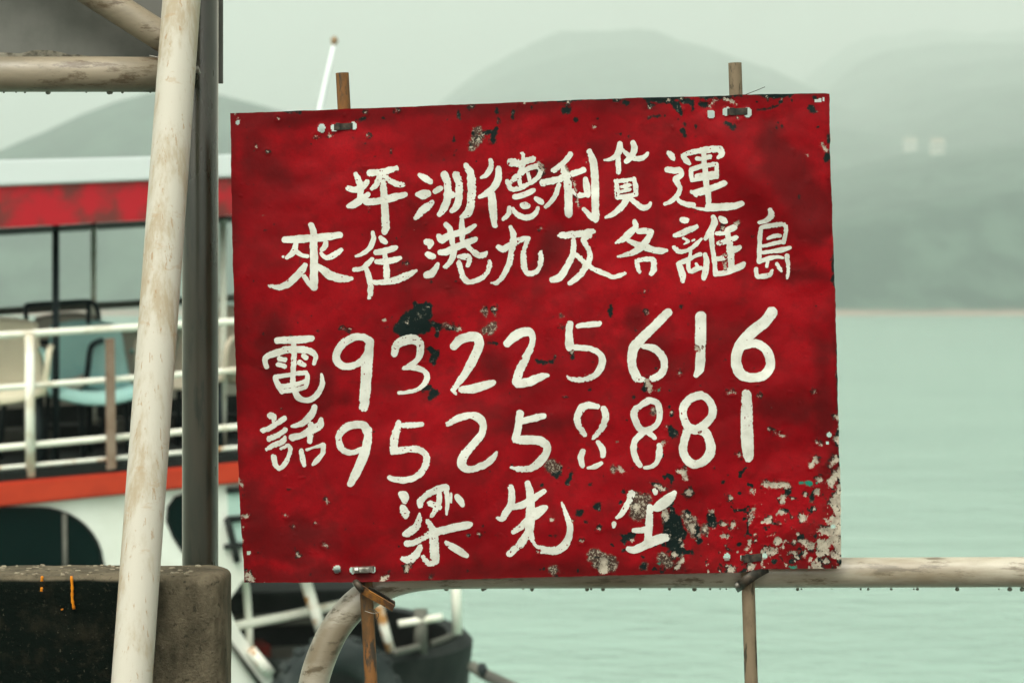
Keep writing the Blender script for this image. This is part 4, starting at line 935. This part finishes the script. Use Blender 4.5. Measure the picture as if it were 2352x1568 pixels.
# canopy
bprism([(-500, 380), (560, 354), (980, 344), (980, 395), (560, 406), (-500, 446)], 3.2, 'canopy_white', 'roof', -0.02, bev=0.01)
bprism([(-500, 446), (560, 406), (980, 395), (980, 470), (560, 494), (-500, 550)], 0.05, 'canopy_red', 'valance', 0.0)
bprism([(-500, 552), (560, 495), (980, 471), (980, 476), (560, 500), (-500, 560)], 3.0, 'boat_dark', 'ceiling', 0.05)
for x, y0, y1, off, w, mt in ((128, 515, 1085, 0.35, 0.020, 'tube_black'), (215, 510, 1060, 1.5, 0.018, 'boat_rail_white'), (512, 490, 1040, 0.4, 0.022, 'boat_rail_white'),
                              (-260, 530, 1100, 0.3, 0.022, 'boat_rail_white'), (760, 480, 1000, 0.4, 0.022, 'boat_rail_white')):
    bpart('canopy_post', tube([bp(x, y0, off), bp(x, y1, off)], w, 12), mt)
# upper deck floor, rails
bprism([(-500, 1128), (0, 1085), (560, 1040), (980, 1008), (980, 1050), (560, 1085), (0, 1130), (-500, 1180)], 3.0, 'boat_dark', 'upper_deck', -0.012)
bprism([(-500, 808), (0, 778), (560, 745), (980, 722), (980, 880), (560, 905), (0, 940), (-500, 972)], 0.05, 'plastic_grey', 'far_bulwark', 2.7)
bprism([(-500, 972), (0, 940), (560, 905), (980, 880), (980, 1000), (560, 1030), (0, 1075), (-500, 1110)], 0.05, 'boat_dark', 'far_bulwark', 2.7)
for ya, yb2, w, mt in ((770, 738, 0.028, 'boat_rail_white'), (891, 850, 0.024, 'boat_rail_white'), (1028, 980, 0.025, 'boat_rail_white'), (1075, 1028, 0.019, 'boat_white_rust')):
    s = (yb2 - ya) / 540
    bpart('guard_rail', tube([bp(-500, ya - 500 * s, 0.02), bp(0, ya, 0.02), bp(540, yb2, 0.02), bp(900, ya + 900 * s, 0.02)], w * 0.72, 12), mt)
for x, ya, yb2, w, mt in ((68, 770, 1095, 0.026, 'boat_rail_white'), (-330, 790, 1120, 0.026, 'boat_rail_white'), (372, 1060, 1095, 0.018, 'boat_rail_white'), (640, 730, 1030, 0.026, 'boat_rail_white')):
    bpart('stanchion', tube([bp(x, ya, 0.0), bp(x + 2, yb2, 0.0)], w, 12), mt)
bprism([(245, 778), (264, 776), (268, 1076), (248, 1080)], 0.03, 'boat_brown', 'stanchion', -0.04, bev=0.004)
bpart('far_rail', tube([bp(-500, 742, 2.6), bp(0, 715, 2.6), bp(540, 684, 2.6), bp(900, 664, 2.6)], 0.025, 10), 'boat_grey')
bpart('far_rail', tube([bp(-500, 810, 2.6), bp(0, 775, 2.6), bp(540, 742, 2.6), bp(900, 720, 2.6)], 0.02, 10), 'boat_rail_white')
# band and cabin side
bprism([(-500, 1160), (0, 1108), (560, 1061), (800, 1040), (800, 1088), (560, 1108), (0, 1164), (-500, 1222)], 0.06, 'boat_orange', 'rubbing_band', -0.05, bev=0.012)
hull = bprism([(-500, 1180), (0, 1128), (560, 1080), (800, 1058), (800, 1300), (560, 1330), (520, 1385), (545, 1440), (590, 1505), (624, 1545), (640, 1610), (640, 1900), (-500, 2000)], 2.8, 'boat_white', 'cabin', 0.0)
def window(loop, mat='window_glass', fr='boat_dark', name='window'):
    lp = [bp(x, y, -0.004) for x, y in loop]
    w = bpart(name, prism(lp, e2 * 0.02), mat, None, False)
    f = part('frame', tube([bp(x, y, -0.006) for x, y in loop], 0.008, 8, closed=True), fr, w)
    return w
wl = [(-420, 1175), (-200, 1170), (0, 1166), (90, 1166)] + [(90 + 145 * math.sin(a) ** 1.0, 1166 + 130 * (1 - math.cos(a))) for a in np.linspace(0.15, 1.5, 9)] + [(252, 1350), (268, 1420), (-420, 1420)]
w1 = window(wl)
bpart('mullion', tube([bp(148, 1178, -0.012), bp(152, 1420, -0.012)], 0.014, 8), 'boat_grey', w1)
bpart('mullion', tube([bp(-150, 1180, -0.012), bp(-150, 1420, -0.012)], 0.014, 8), 'boat_grey', w1)
window([(470, 1128), (430, 1133), (402, 1142), (386, 1165), (384, 1195), (398, 1230), (420, 1265), (450, 1290), (478, 1296)])
for y0 in (1130, 1196):
    bprism([(524, y0), (640, y0 - 8), (640, y0 + 46), (524, y0 + 54)], 0.03, 'pale_glass', 'window', -0.006)
    bpart('window_bar', tube([bp(522, y0 - 4, -0.015), bp(640, y0 - 12, -0.015)], 0.018, 8), 'boat_dark')
bpart('window_bar', tube([bp(522, 1190, -0.02), bp(530, 1225, -0.02), bp(540, 1262, -0.02), bp(545, 1290, -0.02)], 0.02, 8), 'boat_dark')
bpart('window_bar', tube([bp(516, 1255, -0.02), bp(600, 1246, -0.02)], 0.016, 8), 'boat_dark')
# mast with lamp
mp = [bp(768, 100, 1.6), bp(752, 175, 1.6), bp(736, 250, 1.6), bp(690, 470, 1.6)]
mast = bpart('mast', tube(mp, [0.014, 0.018, 0.021, 0.024], 12), 'canopy_white')
bpart('lamp', tube([bp(767, 105, 1.6), bp(768, 92, 1.6), bp(769, 84, 1.6)], [0.014, 0.026, 0.010], 10), 'lamp_brown', mast)

# foredeck and bow
def ring_hull():
    zr = EYE - 2.03
    rim = cat([Vector((-1.42, 13.95, zr - 0.02)), Vector((-1.30, 13.84, zr)), Vector((-1.05, 13.92, zr)), Vector((-0.72, 14.12, zr)), Vector((-0.42, 14.45, zr)), Vector((-0.29, 15.0, zr)),
               Vector((-0.42, 15.6, zr)), Vector((-0.82, 16.3, zr)), Vector((-1.7, 16.7, zr)), Vector((-3.6, 15.8, zr))], 6)
    c = Vector((-1.9, 14.9, 0)); V, F = [], []; n = len(rim)
    prof = [(1.0, 0.0), (1.03, -0.05), (1.01, -0.35), (0.98, -0.8), (0.93, WATER_Z - zr - 0.4)]
    for f, dz in prof:
        for p in rim: V.append((c.x + (p.x - c.x) * f, c.y + (p.y - c.y) * f, zr + dz))
    inn = [(0.93, 0.0), (0.92, -0.42)]
    for f, dz in inn:
        for p in rim: V.append((c.x + (p.x - c.x) * f, c.y + (p.y - c.y) * f, zr + dz))
    m_ = len(prof)
    for r in range(m_ - 1):
        for k in range(n - 1): F.append((r * n + k, r * n + k + 1, (r + 1) * n + k + 1, (r + 1) * n + k))
    for k in range(n - 1):
        F.append((k + 1, k, m_ * n + k, m_ * n + k + 1)); F.append((m_ * n + k + 1, m_ * n + k, (m_ + 1) * n + k, (m_ + 1) * n + k + 1))
    o = bpart('bow', (V, F), 'boat_dark'); flat_angle(o, 40)
    deck = [Vector((c.x + (p.x - c.x) * 0.935, c.y + (p.y - c.y) * 0.935, zr - 0.36)) for p in rim]
    bpart('foredeck', prism(deck, (0, 0, -0.05)), 'boat_red_deck', None, False)
    return zr
ZR = ring_hull()
def at_z(px, py, z):
    D = (EYE - z) * FPX / (py - HOR); return P(px, py, D)
bpart('rim_strip', tube(cat([at_z(905, 1497, ZR + 0.02), at_z(930, 1492, ZR + 0.02), at_z(962, 1484, ZR + 0.02)], 3), 0.022, 8), 'boat_grey')
bpart('rim_strip', tube(cat([at_z(990, 1477, ZR + 0.02), at_z(1025, 1465, ZR + 0.02), at_z(1048, 1453, ZR + 0.02)], 3), 0.022, 8), 'boat_grey')
# bitt on the rim
bpart('bitt', tube([P(966, 1500, 14.3), P(966, 1398, 14.3)], 0.040, 16), 'boat_grey')
bpart('bitt_bar', tube([P(915, 1432, 14.25), P(965, 1424, 14.28), P(1015, 1416, 14.32)], 0.022, 10), 'boat_rail_white')
bpart('stanchion', tube([P(1046, 1300, 14.6), P(1050, 1455, 14.6)], 0.030, 12), 'boat_rail_white')
for pts, D, w, mt in (([(862, 1330), (870, 1390), (884, 1445), (898, 1496)], 14.15, 0.028, 'boat_white_rust'), ([(690, 1290), (705, 1345), (722, 1400), (742, 1460)], 14.0, 0.034, 'boat_white_rust'),
                      ([(552, 1270), (566, 1350), (572, 1430), (574, 1512)], 13.85, 0.022, 'boat_rail_white')):
    bpart('stanchion', tube([P(x, y, D) for x, y in pts], w, 12), mt)
bpart('bow_rail', tube([P(430, 1456, 13.5), P(520, 1441, 13.75), P(650, 1416, 14.0), P(765, 1392, 14.2), P(900, 1362, 14.5)], 0.028, 12), 'boat_rail_white')
bpart('bow_rail', tube([P(470, 1290, 13.6), P(520, 1272, 13.75), P(640, 1262, 14.0), P(800, 1240, 14.3)], 0.028, 12), 'boat_rail_white')
# hatch house on the foredeck
hc = P(650, 1420, 15.2)
rotz = Matrix.Rotation(0.28, 3, 'Z')
hat = bpart('hatch_house', box(hc + Vector((0, 0, -0.12)), (1.0, 1.2, 0.72), rotz, bev=0.02), 'boat_dark', None, False)
for dz, mt in ((0.08, 'boat_grey'), (-0.12, 'boat_grey')):
    bpart('ledge', box(hc + Vector((0.02, -0.62, dz)), (1.06, 0.14, 0.07), rotz, bev=0.01), mt, hat, False)
bpart('vent_box', box(P(585, 1505, 14.3), (0.14, 0.3, 0.16), rotz, bev=0.01), 'boat_red_deck', None, False)
for x in (715, 790):
    bprism([(x - 24, 1345), (x + 24, 1340), (x + 22, 1385), (x - 20, 1385)], 0.03, 'pale_glass', 'window', 1.6)
# white rope guard along the foot of the cabin
bpart('drain_pipe', tube([bp(512, 1455, -0.03), bp(545, 1500, -0.03), bp(600, 1575, -0.03)], 0.016, 8), 'boat_grey')
bpart('bulwark_tip', tube([bp(575, 1490, -0.02), bp(605, 1528, -0.03), bp(622, 1546, -0.03)], [0.03, 0.035, 0.03], 8), 'boat_white_rust')

# tyre fender hung over the bow
def tyre(px, py, D, Rm, rm, label, yaw=0.35):
    c = P(px, py, D); V, F = [], []; n, k = 40, 16
    rot = Matrix.Rotation(yaw, 3, 'Z')
    for i in range(n):
        a = 2 * math.pi * i / n
        for j in range(k):
            b = 2 * math.pi * j / k
            sq = 1.0 / max(abs(math.cos(b)), abs(math.sin(b))) ** 0.35
            rr_ = Rm + rm * math.cos(b) * sq; yy = rm * 1.05 * math.sin(b) * sq
            V.append(c + rot @ Vector((rr_ * math.cos(a), yy, rr_ * math.sin(a))))
    F = [(i * k + j, ((i + 1) % n) * k + j, ((i + 1) % n) * k + (j + 1) % k, i * k + (j + 1) % k) for i in range(n) for j in range(k)]
    t = thing('tyre_fender', label, 'tyre', c)
    part('tyre', (V, F), 'rubber', t)
    for i in range(0, 40, 2):
        a = 2 * math.pi * i / n; p = c + rot @ Vector(((Rm + rm * 1.02) * math.cos(a), 0, (Rm + rm * 1.02) * math.sin(a)))
        part('tread_block', box(p, (0.02, rm * 1.3, 0.05), rot @ Matrix.Rotation(-a, 3, 'Y'), bev=0.004, seg=1), 'rubber', t, smooth=False)
    part('rope', tube([c + rot @ Vector((0, 0, Rm)), c + Vector((0.1, 0.35, Rm + 0.22))], 0.014, 8), 'tube_black', t)
tyre(772, 1612, 13.55, 0.265, 0.10, 'large black rubber tyre hanging on the bow of the ferry')
t = thing('mooring_float', 'small dark float on a grey spar just beyond the ferry bow', 'float', P(1115, 1568, 13.2))
part('spar', tube([P(1085, 1530, 13.3), P(1110, 1546, 13.2), P(1165, 1572, 13.0), P(1240, 1610, 12.8)], 0.032, 12), 'boat_grey', t)
part('float', tube([P(1098, 1542, 13.15), P(1104, 1539, 13.15), P(1112, 1538, 13.15), P(1118, 1540, 13.15)], [0.015, 0.04, 0.04, 0.015], 12), 'rubber', t)

# chairs on the upper deck
def shell(grid):
    nr, nc = len(grid), len(grid[0]); V = [p for r_ in grid for p in r_]
    F = [(r_ * nc + c_, r_ * nc + c_ + 1, (r_ + 1) * nc + c_ + 1, (r_ + 1) * nc + c_) for r_ in range(nr - 1) for c_ in range(nc - 1)]
    return V, F
def solid(vf, th):
    bm = bmesh.new(); bv = [bm.verts.new(v) for v in vf[0]]
    for f in vf[1]: bm.faces.new([bv[i] for i in f])
    bmesh.ops.recalc_face_normals(bm, faces=bm.faces)
    bmesh.ops.solidify(bm, geom=bm.faces[:], thickness=th)
    return bm_out(bm)
def armchair(px, py, off, yaw, mat, label, legmat='tube_black'):
    """plastic shell armchair; px, py = middle of the seat"""
    p = bp(px, py, off); z = p.z - 0.43
    M = Matrix.Translation((p.x, p.y, z)) @ Matrix.Rotation(yaw, 4, 'Z')
    w = lambda x, y, zz: M @ Vector((x, y, zz))
    t = thing('deck_chair', label, 'chair', (p.x, p.y, z), group='chairs on the ferry upper deck')
    seat = [[w(x, y, 0.43 + 0.05 * (x / 0.25) ** 2 - 0.03 * math.exp(-((y) / 0.16) ** 2) + 0.02 * (-y) - (0.05 * max(0, (-y - 0.18) / 0.06) ** 2)) for x in np.linspace(-0.25, 0.25, 11)] for y in np.linspace(-0.25, 0.22, 10)]
    part('seat', solid(shell(seat), 0.02), mat, t)
    back = [[w(x * (1 - 0.18 * h), 0.22 + 0.16 * h - 0.07 * (x / 0.25) ** 2, 0.44 + 0.40 * h - 0.03 * (x / 0.25) ** 2 * h) for x in np.linspace(-0.25, 0.25, 11)] for h in np.linspace(0, 1, 9)]
    part('backrest', solid(shell(back), 0.018), mat, t)
    for s in (-1, 1):
        arm = cat([w(s * 0.27, 0.28, 0.66), w(s * 0.29, 0.1, 0.68), w(s * 0.29, -0.12, 0.67), w(s * 0.285, -0.22, 0.63), w(s * 0.27, -0.23, 0.5), w(s * 0.25, -0.22, 0.42)], 4)
        part('armrest', tube(arm, 0.018, 8), mat if legmat != 'arms' else 'tube_black', t)
        for yy in (-0.20, 0.22):
            part('leg', tube([w(s * 0.22, yy, 0.43), w(s * 0.25, yy * 1.15, 0.0)], 0.017, 8), 'tube_black' if legmat == 'arms' else legmat, t)
armchair(212, 902, 0.55, 0.30, 'plastic_blue', 'pale blue plastic chair behind the white guard rails of the ferry')
armchair(122, 880, 1.0, -0.1, 'plastic_grey', 'grey beige chair with black arms behind the pale blue chair', 'arms')
armchair(-5, 900, 0.45, 0.15, 'plastic_cream', 'cream chair next to the pale blue chair on the ferry')
armchair(455, 868, 0.55, -0.3, 'plastic_beige', 'beige chair seen beside the dark post on the ferry')
armchair(560, 858, 0.9, 0.3, 'plastic_cream', 'cream chair partly hidden by the left edge of the red sign')
def tube_frame(px, py, off):
    t = thing('luggage_frame', 'black tube frame with rounded loops standing on the ferry deck', 'frame', bp(px, py + 400, off))
    part('loop', tube(cat([bp(66, 790, off), bp(64, 755, off), bp(60, 730, off), bp(60, 704, off), bp(75, 699, off), bp(140, 695, off), bp(200, 692, off), bp(218, 700, off), bp(226, 722, off), bp(222, 745, off), bp(206, 752, off), bp(203, 735, off), bp(204, 698, off)], 4), 0.015, 8), 'tube_black', t)
    part('leg', tube([bp(66, 790, off), bp(68, 1085, off)], 0.018, 8), 'tube_black', t)
    part('leg', tube([bp(206, 752, off), bp(206, 1075, off)], 0.018, 8), 'tube_black', t)
    part('cross_bar', tube([bp(66, 790, off), bp(206, 775, off)], 0.015, 8), 'tube_black', t)
tube_frame(140, 700, 0.9)
# dark boxes of life jackets under the seats
for x, y, mt, lab in ((20, 1030, 'boat_grey', 'grey stowage box on the ferry deck under the cream chair by the pale blue one'),
                      (165, 1018, 'boat_dark', 'black stowage box on the ferry deck under the pale blue chair'),
                      (300, 1005, 'boat_grey', 'grey stowage box on the ferry deck beside the black one'),
                      (455, 993, 'boat_dark', 'black stowage box on the ferry deck under the beige chair')):
    p = bp(x, y, 1.5)
    o = part('stowage_box', box((p.x, p.y, p.z), (0.42, 0.4, 0.24), Matrix.Rotation(0.5, 3, 'Z'), bev=0.015), mt, smooth=False)
    tag(o, lab, 'box', 'stowage boxes on the ferry deck')
